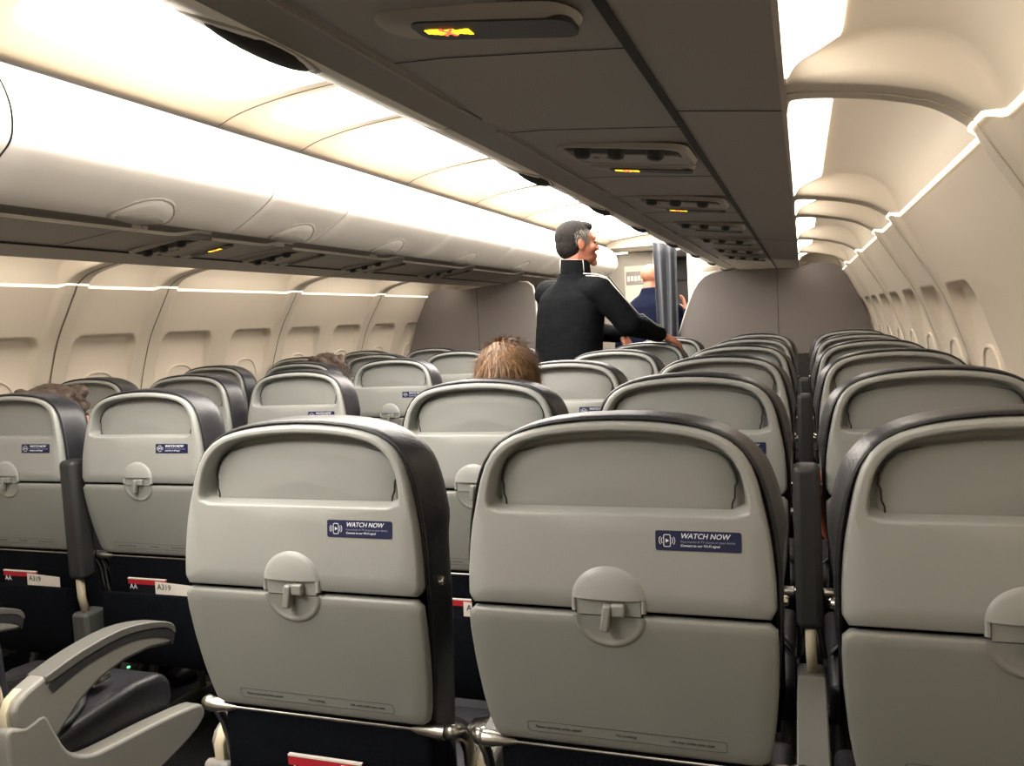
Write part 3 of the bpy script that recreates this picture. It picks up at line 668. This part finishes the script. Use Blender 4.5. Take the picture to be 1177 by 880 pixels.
    tube(bm, [(-.225, .22, .31), (.225, .22, .31)], .018, 12); box(bm, -.2, .2, .2, .54, .30, .335); tube(bm, [(-.225, .52, .31), (.225, .52, .31)], .018, 12); finish(bm, 'seat_frame', 'armdark', t, auto=50)
    for s_ in (-1, 1):
        bm = bmesh.new(); tube(bm, [(s_*.20, .22, .31), (s_*.20, .12, .02)], .014, 8); tube(bm, [(s_*.20, .52, .31), (s_*.20, .56, .02)], .014, 8); box(bm, s_*.20-.02, s_*.20+.02, .09, .60, 0, .025); finish(bm, 'leg', 'armgrey', t, auto=40)
    return t
def mat_id(s): return 'soft'
MT['soft'] = mat('soft print', '8d93ad', .6, var=.02)

ARMP = [(.11, .545), (.105, .575), (.115, .592), (.14, .606), (.18, .618), (.28, .634), (.40, .640), (.50, .622), (.565, .596), (.572, .565), (.56, .545), (.48, .562), (.40, .563), (.33, .550), (.27, .525), (.225, .492), (.19, .465), (.14, .47)]
def arm_lowered(t, x, end=False):
    hw = .025 if end else .022
    bm = bmesh.new(); prism(bm, ARMP, x-hw, x+hw, 'x'); a = finish(bm, 'armrest', 'armside', t, bevel=.009, bseg=3, auto=50)
    bm = bmesh.new(); prism(bm, smoothpoly([(.20, .578), (.29, .600), (.40, .606), (.48, .594), (.55, .565), (.562, .545), (.572, .57), (.555, .592), (.49, .612), (.40, .624), (.29, .618), (.20, .600), (.195, .588), (.20, .578)], 3)[:-1], x-hw-.0015, x+hw+.0015, 'x'); finish(bm, 'dark_band', 'armdark', a, smooth=False)
    bm = bmesh.new(); pad = smoothpoly([(.185, .6195), (.28, .6375), (.40, .644), (.50, .626), (.565, .600), (.577, .572), (.568, .572), (.55, .590), (.49, .610), (.40, .6235), (.29, .6175), (.195, .602), (.185, .6195)], 3)[:-1]
    prism(bm, pad, x-hw-.003, x+hw+.003, 'x'); finish(bm, 'armrest_pad', 'armgrey', a, bevel=.007, bseg=3, auto=50)
    bm = bmesh.new(); prism(bm, [(.098, .535), (.098, .575), (.112, .598), (.14, .6115), (.142, .603), (.12, .58), (.11, .54)], x-.0105, x+.0105, 'x'); finish(bm, 'hinge_insert', 'cream', a, bevel=.002)
    bm = bmesh.new(); post = smoothpoly([(.085, .48), (.088, .545), (.13, .535), (.175, .540), (.195, .50), (.225, .435), (.275, .398), (.34, .385), (.48, .372), (.625, .352), (.655, .335), (.655, .305), (.60, .275), (.45, .245), (.25, .235), (.13, .25), (.09, .35), (.085, .48)], 3)[:-1] if end else [(.09, .55), (.17, .545), (.20, .42), (.20, .28), (.10, .28)]
    prism(bm, post, x-hw-.004, x+hw+.002, 'x'); finish(bm, 'side_panel', 'armside', t, bevel=.008, bseg=3, auto=50)
    return a
def arm_raised(t, x):
    bm = bmesh.new(); box(bm, x-.029, x+.029, -.02, .045, .615, .982); a = finish(bm, 'armrest', 'armdark', t, bevel=.016, bseg=4, auto=60)
    bm = bmesh.new(); tube(bm, [(x, .0, .63), (x, .0, .56), (x+.003, .01, .50)], .012, 10); finish(bm, 'hinge_link', 'cream', a)
    bm = bmesh.new(); box(bm, x-.031, x+.031, -.02, .06, .26, .512); finish(bm, 'side_panel', 'armmid', t, bevel=.012, bseg=3, auto=60)
proto = make_seat(); index_kids()
CR1, PITCH = 1.118, .7927
SX = (.5313, 1.0513, 1.5713)
POS = ('aisle', 'middle', 'window'); ROWN = ('nearest row', 'second row from the camera', 'third row from the camera', 'fourth row from the camera', 'fifth row from the camera', 'front row by the partition')
seats = {}
spots = [(1, k, r) for r in range(6) for k in range(3)]+[(-1, 0, 0), (-1, 0, 1), (-1, 1, 1)]+[(-1, k, r) for r in range(2, 6) for k in range(3)]
for q, (sd, k, r) in enumerate(spots):
    s = proto if q == 0 else copy_tree(proto)
    s.location = (sd*SX[k], CR1+PITCH*r, 0); seats[(sd, k, r)] = s
    tag(s, 'grey-backed %s seat with navy leather, %s block, %s' % (POS[k], 'right' if sd > 0 else 'left', ROWN[r]), 'seat', 'airliner seats in rows of three')
for (sd, k, r), s in seats.items():
    if (sd, r) in ((1, 1), (1, 3), (1, 4)) and k == 2 or (sd, k, r) == (-1, 0, 1): arm_raised(s, -.26)
    else: arm_lowered(s, -.26, end=(sd > 0 and k == 0))
    if sd < 0 and k == 0: arm_lowered(s, .26, end=True)
s = seats[(-1, 0, 0)]
bm = bmesh.new(); box(bm, .02, .026, .668, .674, .412, .416); finish(bm, 'indicator_light', 'green', s, smooth=False)

# ---------------------------------------------------------------- cards in the pockets
def card(x, y, lab, dx=0):
    o = thing('magazine', (x-.03+dx, y+.029, .503), 'red-topped magazine poking out of %s' % lab, 'magazine', 'magazines in seat pockets')
    bm = bmesh.new(); prism(bm, [(.0, -.08), (.004, -.08), (.004, .111), (.0, .112)], -.065, .075, 'x'); finish(bm, 'cover', 'trousers', o, smooth=False)
    bm = bmesh.new(); box(bm, -.0655, .076, -.0015, .0045, .096, .1135); finish(bm, 'red_band', 'red', o, smooth=False)
    bm = bmesh.new(); box(bm, -.0655, .076, -.0018, .0048, .1115, .1145); finish(bm, 'top_edge', 'paper', o, smooth=False)
    text('cover_letters', 'AA', .021, 'white', o, Matrix.Translation((-.060, -.0015, .088)) @ Matrix.Rotation(PI/2, 4, 'X'))
    o = thing('safety_card', (x+.06+dx, y+.024, .503), 'white A319 safety card poking out of %s' % lab, 'card', 'safety cards in seat pockets', rz=-.03)
    bm = bmesh.new(); box(bm, -.055, .085, 0, .0012, -.08, .106, Matrix.Rotation(.035, 3, 'Y')); finish(bm, 'card', 'paper', o, smooth=False)
    text('card_title', 'A319', .024, 'ink', o, Matrix.Translation((-.044, -.0008, .0935)) @ Matrix.Rotation(.035, 4, 'Y') @ Matrix.Rotation(PI/2, 4, 'X'))
card(-SX[1], CR1+PITCH+.004, 'the seat pocket at the left edge')
card(-SX[0], CR1+PITCH+.004, 'the pocket left of the large left-hand seat', -.01)
card(SX[0], CR1+PITCH+.004, 'the pocket between the two large front seats', -.075)
card(SX[0], CR1+.004, 'the nearest pocket, bottom edge', .035)

# ================================================================ PEOPLE
def head_shapes(bm, T, ear=1, s=1):
    R3 = T.to_3x3().normalized()
    def e(c, r): ellipsoid(bm, T @ Vector(c), [v*s for v in r], 18, R3)
    def cp(a, b, ra, rb=None): capsule(bm, T @ Vector(a), T @ Vector(b), ra*s, (rb or ra)*s, 12)
    e((0, -.012, .032), (.076, .096, .083)); e((0, .022, -.02), (.063, .072, .088)); e((0, .03, -.07), (.052, .056, .04))
    cp((0, .078, -.098), (0, .07, -.09), .02); cp((0, .088, .012), (0, .106, -.026), .008, .011); cp((-.010, .098, -.030), (.010, .098, -.030), .009)
    cp((-.032, .080, .028), (.032, .080, .028), .012); cp((-.02, .086, -.06), (.02, .086, -.06), .009); cp((-.016, .086, -.072), (.016, .086, -.072), .009)
    for sg in (-1, 1):
        e((sg*.04, .062, -.025), (.024, .024, .022))
        if ear: e((sg*.079, -.005, -.004), (.008, .019, .031)); e((sg*.083, -.012, .004), (.006, .014, .022))
    cp((0, -.02, -.06), (0, -.04, -.16), .054, .060)
def face_bits(T, par, s=1):
    bm = bmesh.new()
    for sg in (-1, 1): ellipsoid(bm, T @ Vector((sg*.031, .083, .004)), (.0095*s, .0095*s, .006*s), 10, T.to_3x3().normalized())
    finish(bm, 'eyes', 'eye', par)
    bm = bmesh.new(); ellipsoid(bm, T @ Vector((0, .094, -.066)), (.021*s, .006*s, .006*s), 12, T.to_3x3().normalized()); finish(bm, 'lips', 'lip', par)
def hand(bm, wr, d, n, s=1, curl=.5, flip=1):
    """wr wrist, d finger direction, n back-of-hand normal"""
    wr, d, n = Vector(wr), Vector(d).normalized(), Vector(n).normalized(); sd = d.cross(n).normalized()*flip
    n = sd.cross(d).normalized()*flip if False else (n-d*n.dot(d)).normalized()
    for k in range(4): capsule(bm, wr+sd*(.010*(k-1.5))*s, wr+d*.085*s+sd*(.020*(k-1.5))*s, .016*s, .012*s, 10)
    for k, L in enumerate((.062, .072, .068, .052)):
        p = wr+d*.088*s+sd*(.0205*(k-1.5))*s; dd = d.copy()
        for j in range(3):
            dd = (dd-n*curl*(.8 if j else .5)).normalized(); q = p+dd*L*s*(.45, .32, .23)[j]*1.05
            capsule(bm, p, q, (.0095-.001*j)*s, (.0085-.001*j)*s, 8); p = q
    p = wr+d*.02*s-sd*.025*s; q = p+(d*.6-sd*.75-n*.25).normalized()*.045*s; capsule(bm, p, q, .014*s, .011*s, 10)
    r = q+(d*.85-sd*.3-n*.35).normalized()*.042*s; capsule(bm, q, r, .0105*s, .009*s, 10)
def strands(name, m, par, T, n, region, L=.03, wd=.0011, lift=.35, jit=.3, comb=Vector((0, -.2, -1)), rad=(.081, .101, .089), cen=(0, -.012, .034)):
    bm = bmesh.new(); rnd = random.Random(3)
    for _ in range(n):
        while True:
            v = Vector((rnd.gauss(0, 1), rnd.gauss(0, 1), rnd.gauss(0, 1))).normalized()
            if region(v): break
        p = Vector((v.x*rad[0]+cen[0], v.y*rad[1]+cen[1], v.z*rad[2]+cen[2]))
        tang = comb-v*comb.dot(v); tang = tang.normalized() if tang.length > 1e-3 else Vector((1, 0, 0))
        d = (tang+v*lift+Vector((rnd.gauss(0, jit), rnd.gauss(0, jit), rnd.gauss(0, jit)))).normalized()
        sdv = d.cross(v).normalized()*wd; l = L*rnd.uniform(.6, 1.3); P = []
        for j in range(4):
            f = j/3; q = p+d*l*f-v*l*.35*f*f*lift; P.append((bm.verts.new(T @ (q+sdv*(1-f*.8))), bm.verts.new(T @ (q-sdv*(1-f*.8)))))
        for j in range(3): bm.faces.new((P[j][0], P[j][1], P[j+1][1], P[j+1][0]))
    return finish(bm, name, m, par)
def headT(c, yaw, tilt=0, pitch=0, s=1):
    return Matrix.Translation(Vector(c)) @ Matrix.Rotation(yaw, 4, 'Z') @ Matrix.Rotation(tilt, 4, 'Y') @ Matrix.Rotation(pitch, 4, 'X') @ Matrix.Diagonal((s, s, s, 1))

def torso(bm, rings, T, rz):
    rows = []
    for cx, cy, z, rx_, ry_ in rings:
        r = []
        for k in range(40):
            a = 2*PI*k/40; x, y = rx_*math.copysign(abs(math.cos(a))**.85, math.cos(a)), ry_*math.copysign(abs(math.sin(a))**.85, math.sin(a))
            r.append(T @ Vector((cx+x*math.cos(rz)-y*math.sin(rz), cy+x*math.sin(rz)+y*math.cos(rz), z)))
        rows.append(r)
    V = grid(bm, rows, close=True); bm.faces.new(V[0]); bm.faces.new(V[-1])
# --- standing man in the black jacket
px, py = .15, 4.2
man = thing('person', (px, py, 0), 'person in a black track jacket standing in the aisle, hand on a seat top', 'person')
Tm = Matrix.Translation((-px, -py, 0))
HT = Tm @ headT((.235, 4.19, 1.705), -math.atan2(.86, .51), 0, .04, .98)
RS, RE, RW = (.365, 4.09, 1.465), (.500, 4.10, 1.285), (.615, 4.33, 1.225)
LS, LE_, LW = (.03, 4.30, 1.465), (.20, 4.47, 1.26), (.395, 4.44, 1.225)
A = lambda p: Tm @ Vector(p)
def man_body(bm):
    head_shapes(bm, HT, s=.98)
    capsule(bm, A((.20, 4.19, 1.56)), A((.185, 4.19, 1.44)), .056, .07)
    capsule(bm, A((.18, 4.19, 1.38)), A((.15, 4.17, 1.0)), .08, .09)
    for S_, E_, W_ in ((RS, RE, RW), (LS, LE_, LW)):
        capsule(bm, A(S_), A(E_), .05, .038); capsule(bm, A(E_), A(W_), .036, .026)
        capsule(bm, A((.185, 4.19, 1.42)), A(S_), .06, .045)
    for sx in (-.09, .09):
        capsule(bm, A((.13+sx, 4.17, .93)), A((.12+sx, 4.20, .50)), .085, .055); capsule(bm, A((.12+sx, 4.20, .50)), A((.11+sx, 4.15, .10)), .052, .038)
        capsule(bm, A((.11+sx, 4.13, .06)), A((.11+sx, 4.28, .04)), .038, .032)
    hand(bm, A(RW), Vector((.75, .35, -.42)), Vector((.45, -.15, .9)), 1.0, .55)
    hand(bm, A(LW), Vector((.35, -.25, -.6)), Vector((.7, -.3, .5)), .95, .6)
blob('body', 'skin', man_body, man, .0045, 2)
face_bits(HT, man, .98)
def man_jacket(bm):
    torso(bm, [(.155, 4.15, .92, .185, .13), (.155, 4.15, 1.0, .190, .138), (.160, 4.155, 1.1, .193, .138), (.167, 4.165, 1.2, .192, .132), (.175, 4.175, 1.3, .197, .128), (.182, 4.183, 1.38, .203, .122), (.188, 4.188, 1.44, .195, .112), (.195, 4.19, 1.485, .150, .098), (.203, 4.19, 1.52, .098, .084), (.210, 4.19, 1.56, .078, .074), (.214, 4.19, 1.60, .072, .070)], Tm, -.5)
    for S_, E_, W_, f in ((RS, RE, RW, 1), (LS, LE_, LW, 1)):
        capsule(bm, A((.19, 4.19, 1.45)), A(S_), .085, .075)
        W2 = Vector(E_)+(Vector(W_)-Vector(E_))*.93
        capsule(bm, A(S_), A(E_), .075, .062); capsule(bm, A(E_), A(W2), .060, .043)
def jk(o):
    tx = bpy.data.textures.new('folds', 'CLOUDS'); tx.noise_scale = .09
    d = o.modifiers.new('d', 'DISPLACE'); d.texture = tx; d.strength = .009; d.mid_level = .5; d.texture_coords = 'LOCAL'
jacket = blob('jacket', 'jacket', man_jacket, man, .007, 4, jk)
bm = bmesh.new()
def off(a, v): return Vector(a)+Vector(v)
pp = [off(RS, (-.075, -.035, .085)), off(RS, (-.01, -.03, .078)), off(RS, (.04, -.03, .060)), off(RS, (.085, -.025, .0)), off(RE, (.05, .0, .050)), off(RE, (.06, .06, .048)), off(RW, (-.01, -.06, .055)), off(RW, (.01, -.02, .046))]
tube(bm, [A(p) for p in pp], .0022, 6)
tube(bm, [A(p) for p in [off(p, (.014, -.012, -.012)) for p in pp]], .0018, 6); finish(bm, 'sleeve_piping', 'rail', jacket)
bm = bmesh.new(); rows = []
for z_, r_ in ((1.56, .080), (1.60, .0765), (1.628, .0745), (1.632, .071), (1.60, .069)):
    rows.append([A((.214+r_*math.cos(a)*1.02, 4.19+r_*math.sin(a), z_-.008*math.cos(a+.5))) for a in [2*PI*k/32 for k in range(32)]])
grid(bm, rows, close=True); cl = finish(bm, 'collar', 'jacket', jacket)
bm = bmesh.new()
for th in (-.75, -2.55):
    ca, sa = math.cos(th), math.sin(th)
    tube(bm, [A((.214+.082*ca, 4.19+.082*sa, 1.562)), A((.214+.080*ca, 4.19+.079*sa, 1.60)), A((.214+.077*ca, 4.19+.076*sa, 1.630-.008*math.cos(th+.5)))], .0016, 6)
tube(bm, [A((.214+.076*math.cos(a)*1.02, 4.19+.076*math.sin(a), 1.631-.008*math.cos(a+.5))) for a in [-2.55+1.8*k/12 for k in range(13)]], .0010, 6)
finish(bm, 'collar_piping', 'rail', jacket)
def man_trousers(bm):
    ellipsoid(bm, A((.13, 4.17, .93)), (.18, .13, .13), 20)
    for sx in (-.09, .09): capsule(bm, A((.13+sx, 4.17, .90)), A((.12+sx, 4.20, .50)), .105, .075); capsule(bm, A((.12+sx, 4.20, .50)), A((.11+sx, 4.15, .10)), .072, .062)
blob('trousers', 'trousers', man_trousers, man, .012, 3)
bm = bmesh.new()
for sx in (-.09, .09): ellipsoid(bm, A((.11+sx, 4.20, .045)), (.05, .135, .045), 16)
finish(bm, 'shoes', 'black', man)
def man_hair(bm):
    R3 = HT.to_3x3().normalized()
    ellipsoid(bm, HT @ Vector((0, -.024, .042)), (.0835, .096, .087), 24, R3); ellipsoid(bm, HT @ Vector((0, -.05, .0)), (.073, .068, .075), 20, R3)
    ellipsoid(bm, HT @ Vector((0, .03, .088)), (.055, .055, .030), 20, R3)
hh = blob('hair', 'hairgrey', man_hair, man, .004, 2)
strands('hair_strands', 'hairgrey', hh, HT, 1500, lambda v: (v.y < .35 and v.z > -.75 and not (v.z < -.1 and v.y > -.25)) or v.z > .75, L=.026, wd=.0013, lift=.25, jit=.2)
for sg_ in (1, -1): strands('grey_temple', 'hairside', hh, HT, 250, lambda v: sg_*v.x > .7 and -.35 < v.z < .42 and -.2 < v.y < .55, L=.022, wd=.0014, lift=.12, jit=.15, rad=(.085, .103, .09))

# --- bald man in navy beyond
px, py = .10, 7.0
bald = thing('person', (px, py, 0), 'bald person in a navy jacket beyond the curtain, back turned', 'person')
Tb = Matrix.Translation((-px, -py, 0)); HB = Tb @ headT((.135, 7.0, 1.635), -.75, 0, -.1, 1.0); B = lambda p: Tb @ Vector((p[0]-.06, p[1], p[2]))
def bald_body(bm):
    head_shapes(bm, HB); capsule(bm, B((.19, 6.99, 1.54)), B((.18, 6.98, 1.44)), .062, .07); capsule(bm, B((.17, 6.98, 1.38)), B((.15, 6.98, 1.0)), .08, .09)
    for sg in (-1, 1):
        capsule(bm, B((.17, 6.98, 1.38)), B((.17+sg*.19, 6.98-.03*sg, 1.36)), .05, .045)
        capsule(bm, B((.17+sg*.19, 6.98-.03*sg, 1.36)), B((.17+sg*.25, 7.02, 1.08)), .05, .038); capsule(bm, B((.17+sg*.25, 7.02, 1.08)), B((.17+sg*.17, 7.22, 1.0)), .037, .026)
        capsule(bm, B((.15+sg*.09, 6.98, .92)), B((.15+sg*.09, 7.0, .5)), .085, .055); capsule(bm, B((.15+sg*.09, 7.0, .5)), B((.15+sg*.09, 6.97, .06)), .052, .04)
        hand(bm, B((.17+sg*.17, 7.22, 1.0)), Vector((-sg*.3, .9, -.1)), Vector((0, 0, 1)), .95, .3)
blob('body', 'skin2', bald_body, bald, .006, 2); face_bits(HB, bald)
def bald_jacket(bm):
    torso(bm, [(.165, 6.97, .92, .19, .14), (.165, 6.97, 1.1, .21, .15), (.168, 6.97, 1.3, .215, .14), (.172, 6.97, 1.40, .205, .125), (.178, 6.975, 1.46, .15, .105), (.185, 6.98, 1.50, .10, .09), (.19, 6.985, 1.555, .08, .08)], Tb @ Matrix.Translation((-.06, 0, 0)), -.2)
    for sg in (-1, 1):
        capsule(bm, B((.17, 6.98, 1.40)), B((.17+sg*.20, 6.98-.03*sg, 1.35)), .08, .075)
        capsule(bm, B((.17+sg*.20, 6.98-.03*sg, 1.35)), B((.17+sg*.26, 7.02, 1.08)), .077, .06); capsule(bm, B((.17+sg*.26, 7.02, 1.08)), B((.17+sg*.18, 7.2, 1.0)), .058, .043)
blob('jacket', 'navy', bald_jacket, bald, .009, 3, jk)
def bald_tr(bm):
    ellipsoid(bm, B((.15, 6.98, .92)), (.18, .13, .12), 20)
    for sg in (-1, 1): capsule(bm, B((.15+sg*.09, 6.98, .90)), B((.15+sg*.09, 7.0, .5)), .105, .075); capsule(bm, B((.15+sg*.09, 7.0, .5)), B((.15+sg*.09, 6.97, .1)), .072, .062)
blob('trousers', 'trousers', bald_tr, bald, .014, 3)
bm = bmesh.new()
for sg in (-1, 1): ellipsoid(bm, B((.15+sg*.09, 7.02, .045)), (.05, .135, .045), 16)
finish(bm, 'shoes', 'black', bald)

# --- seated people
def seated(x, y, headc, yaw, label, cloth, hairm, hair_fn, lean=0, s=.95, hands=True, elbow=None, lift=None):
    p = thing('person', (x, y, .44), label, 'person')
    T = Matrix.Translation((-x, -y, -.44)); HTt = T @ headT(headc, yaw, lean, 0, s); Q = lambda a: T @ Vector(a)
    hx, hy, hz = headc; sz = hz-.26*s; sh = .155*s/.95
    el = elbow or (x-.23, y+.12, sz-.26)
    def body(bm):
        head_shapes(bm, HTt, s=s); capsule(bm, Q((hx, hy-.01, hz-.17*s)), Q((x, y+.07, .62)), .075*s, .11*s)
        for sg in (-1, 1):
            S_ = (hx*.5+x*.5+sg*sh, y+.10, sz); E_ = el if sg < 0 else (2*x-el[0], el[1], el[2]); W_ = (x+sg*.10, y+.33, .60)
            if lift and sg < 0: W_ = (lift[0]+.02, lift[1], lift[2]-.05); E_ = (lift[0]+.06, y+.12, .98)
            capsule(bm, Q((hx*.5+x*.5, y+.10, sz)), Q(S_), .06*s, .045*s); capsule(bm, Q(S_), Q(E_), .042*s, .034*s); capsule(bm, Q(E_), Q(W_), .034*s, .024*s)
            hand(bm, Q(W_), Vector((-.3, .3, .9)) if lift and sg < 0 else Vector((-sg*.3, .8, -.4)), Vector((0, .4, .9)), .85*s, .3, sg)
            capsule(bm, Q((x+sg*.07, y+.10, .545)), Q((x+sg*.09, y+.50, .54)), .075*s, .055*s); capsule(bm, Q((x+sg*.09, y+.50, .52)), Q((x+sg*.09, y+.50, .09)), .05*s, .035*s)
            capsule(bm, Q((x+sg*.09, y+.47, .045)), Q((x+sg*.09, y+.60, .04)), .034, .03)
    blob('body', 'skin2', body, p, .006, 2); face_bits(HTt, p, s)
    for sg in (-1, 1):
        bm = bmesh.new(); ellipsoid(bm, Q((x+sg*.09, y+.54, .046)), (.048, .125, .045), 14); finish(bm, 'shoe', 'black', p)
    def top(bm):
        capsule(bm, Q((hx, hy, hz-.185*s)), Q((hx*.5+x*.5, y+.09, sz)), .066*s, .095*s)
        ellipsoid(bm, Q((x*.6+hx*.4, y+.10, sz-.06)), (.175*s, .095*s, .12*s), 20); ellipsoid(bm, Q((x, y+.10, .66)), (.165*s, .105*s, .18), 20)
        for sg in (-1, 1):
            S_ = (hx*.5+x*.5+sg*sh, y+.10, sz); E_ = el if sg < 0 else (2*x-el[0], el[1], el[2]); W_ = (x+sg*.10, y+.32, .605)
            if lift and sg < 0: W_ = (lift[0]+.025, lift[1], lift[2]-.08); E_ = (lift[0]+.06, y+.12, .98)
            capsule(bm, Q(S_), Q(E_), .062*s, .052*s); capsule(bm, Q(E_), Q(W_), .05*s, .038*s)
    blob('top', cloth, top, p, .008, 3, jk)
    def tr(bm):
        for sg in (-1, 1): capsule(bm, Q((x+sg*.07, y+.11, .548)), Q((x+sg*.09, y+.50, .545)), .09*s, .068*s); capsule(bm, Q((x+sg*.09, y+.50, .53)), Q((x+sg*.09, y+.50, .12)), .066*s, .055*s)
    blob('trousers', 'trousers', tr, p, .012, 3)
    hair_fn(p, HTt, hairm, s); return p
def hair_short(p, T, m, s):
    def f(bm):
        R3 = T.to_3x3().normalized(); ellipsoid(bm, T @ Vector((0, -.020, .040)), (.082*s, .097*s, .086*s), 24, R3); ellipsoid(bm, T @ Vector((0, -.045, -.005)), (.075*s, .070*s, .075*s), 20, R3)
    h = blob('hair', m, f, p, .004, 2)
    strands('hair_strands', m, h, T, 5200, lambda v: v.y < .45 and v.z > -.85 or v.z > .7, L=.034, wd=.0011, lift=.42, jit=.22, comb=Vector((.15, -.15, -1)))
    strands('crown_tuft', m, h, T, 260, lambda v: v.z > .93, L=.030, wd=.0012, lift=1.3, jit=.35, comb=Vector((.6, -.4, 0)))
def hair_curly(p, T, m, s):
    rnd = random.Random(5)
    def f(bm):
        R3 = T.to_3x3().normalized(); ellipsoid(bm, T @ Vector((0, -.02, .03)), (.10*s, .11*s, .095*s), 20, R3)
        for k in range(46):
            a = rnd.uniform(0, 2*PI); z_ = rnd.uniform(-.16, .10)
            if math.sin(a) > .5 and z_ < .03: continue
            ellipsoid(bm, T @ Vector((.098*math.cos(a)*(1-.25*max(0, z_/.1)), .10*math.sin(a)-.015, z_)), (.024*s,)*3, 10)
    def ex(o):
        tx = bpy.data.textures.new('curls', 'CLOUDS'); tx.noise_scale = .02
        d = o.modifiers.new('d', 'DISPLACE'); d.texture = tx; d.strength = .008; d.mid_level = .5; d.texture_coords = 'LOCAL'
    h = blob('hair', m, f, p, .006, 8, ex)
    strands('hair_strands', m, h, T, 9000, lambda v: v.y < .5 or v.z > .5, L=.028, wd=.0013, lift=.2, jit=.45, rad=(.112, .115, .108), cen=(0, -.015, .0))
boy = seated(.545, 2.03, (.552, 2.14, 1.150), .1, 'person with short light brown hair in the second-row aisle seat', 'navy', 'hairbrown', hair_short, s=1.04)
seated(-1.07, 2.05, (-1.085, 2.15, 1.085), -.3, 'person with brown curly hair in the left block, at the left picture edge', 'navy', 'hairdark', hair_curly, s=.95)
seated(-1.04, 3.62, (-1.00, 3.74, 1.105), 0, 'person with tousled brown hair in the left block, fourth row', 'trousers', 'hairdark', hair_curly, s=.95)
seated(1.53, 2.05, (1.55, 2.20, 1.02), 0, 'person in a rust-orange jacket slouched in the second-row window seat', 'orange', 'hairdark', hair_short, s=.9, elbow=(1.362, 2.06, .90))

seated(.80, 6.75, (.82, 6.86, 1.12), .3, 'person beyond the right partition, only a raised hand showing past its edge', 'trousers', 'hairdark', hair_short, s=.92, lift=(.40, 6.90, 1.42))
t = thing('forward_seat', (.80, 6.72, 0), 'dark forward-cabin seat hidden behind the right partition', 'seat')
bm = bmesh.new(); box(bm, -.25, .25, .10, .60, .30, .46); finish(bm, 'cushion', 'leather', t, bevel=.03); bm = bmesh.new(); box(bm, -.25, .25, -.12, .0, .35, 1.1); finish(bm, 'backrest', 'leather', t, bevel=.03); bm = bmesh.new(); box(bm, -.2, .2, .1, .5, 0, .3); finish(bm, 'base', 'armdark', t, smooth=False)
# remove the untagged default props on children
for o in bpy.data.objects:
    if o.parent is not None and 'category' in o: del o['category']
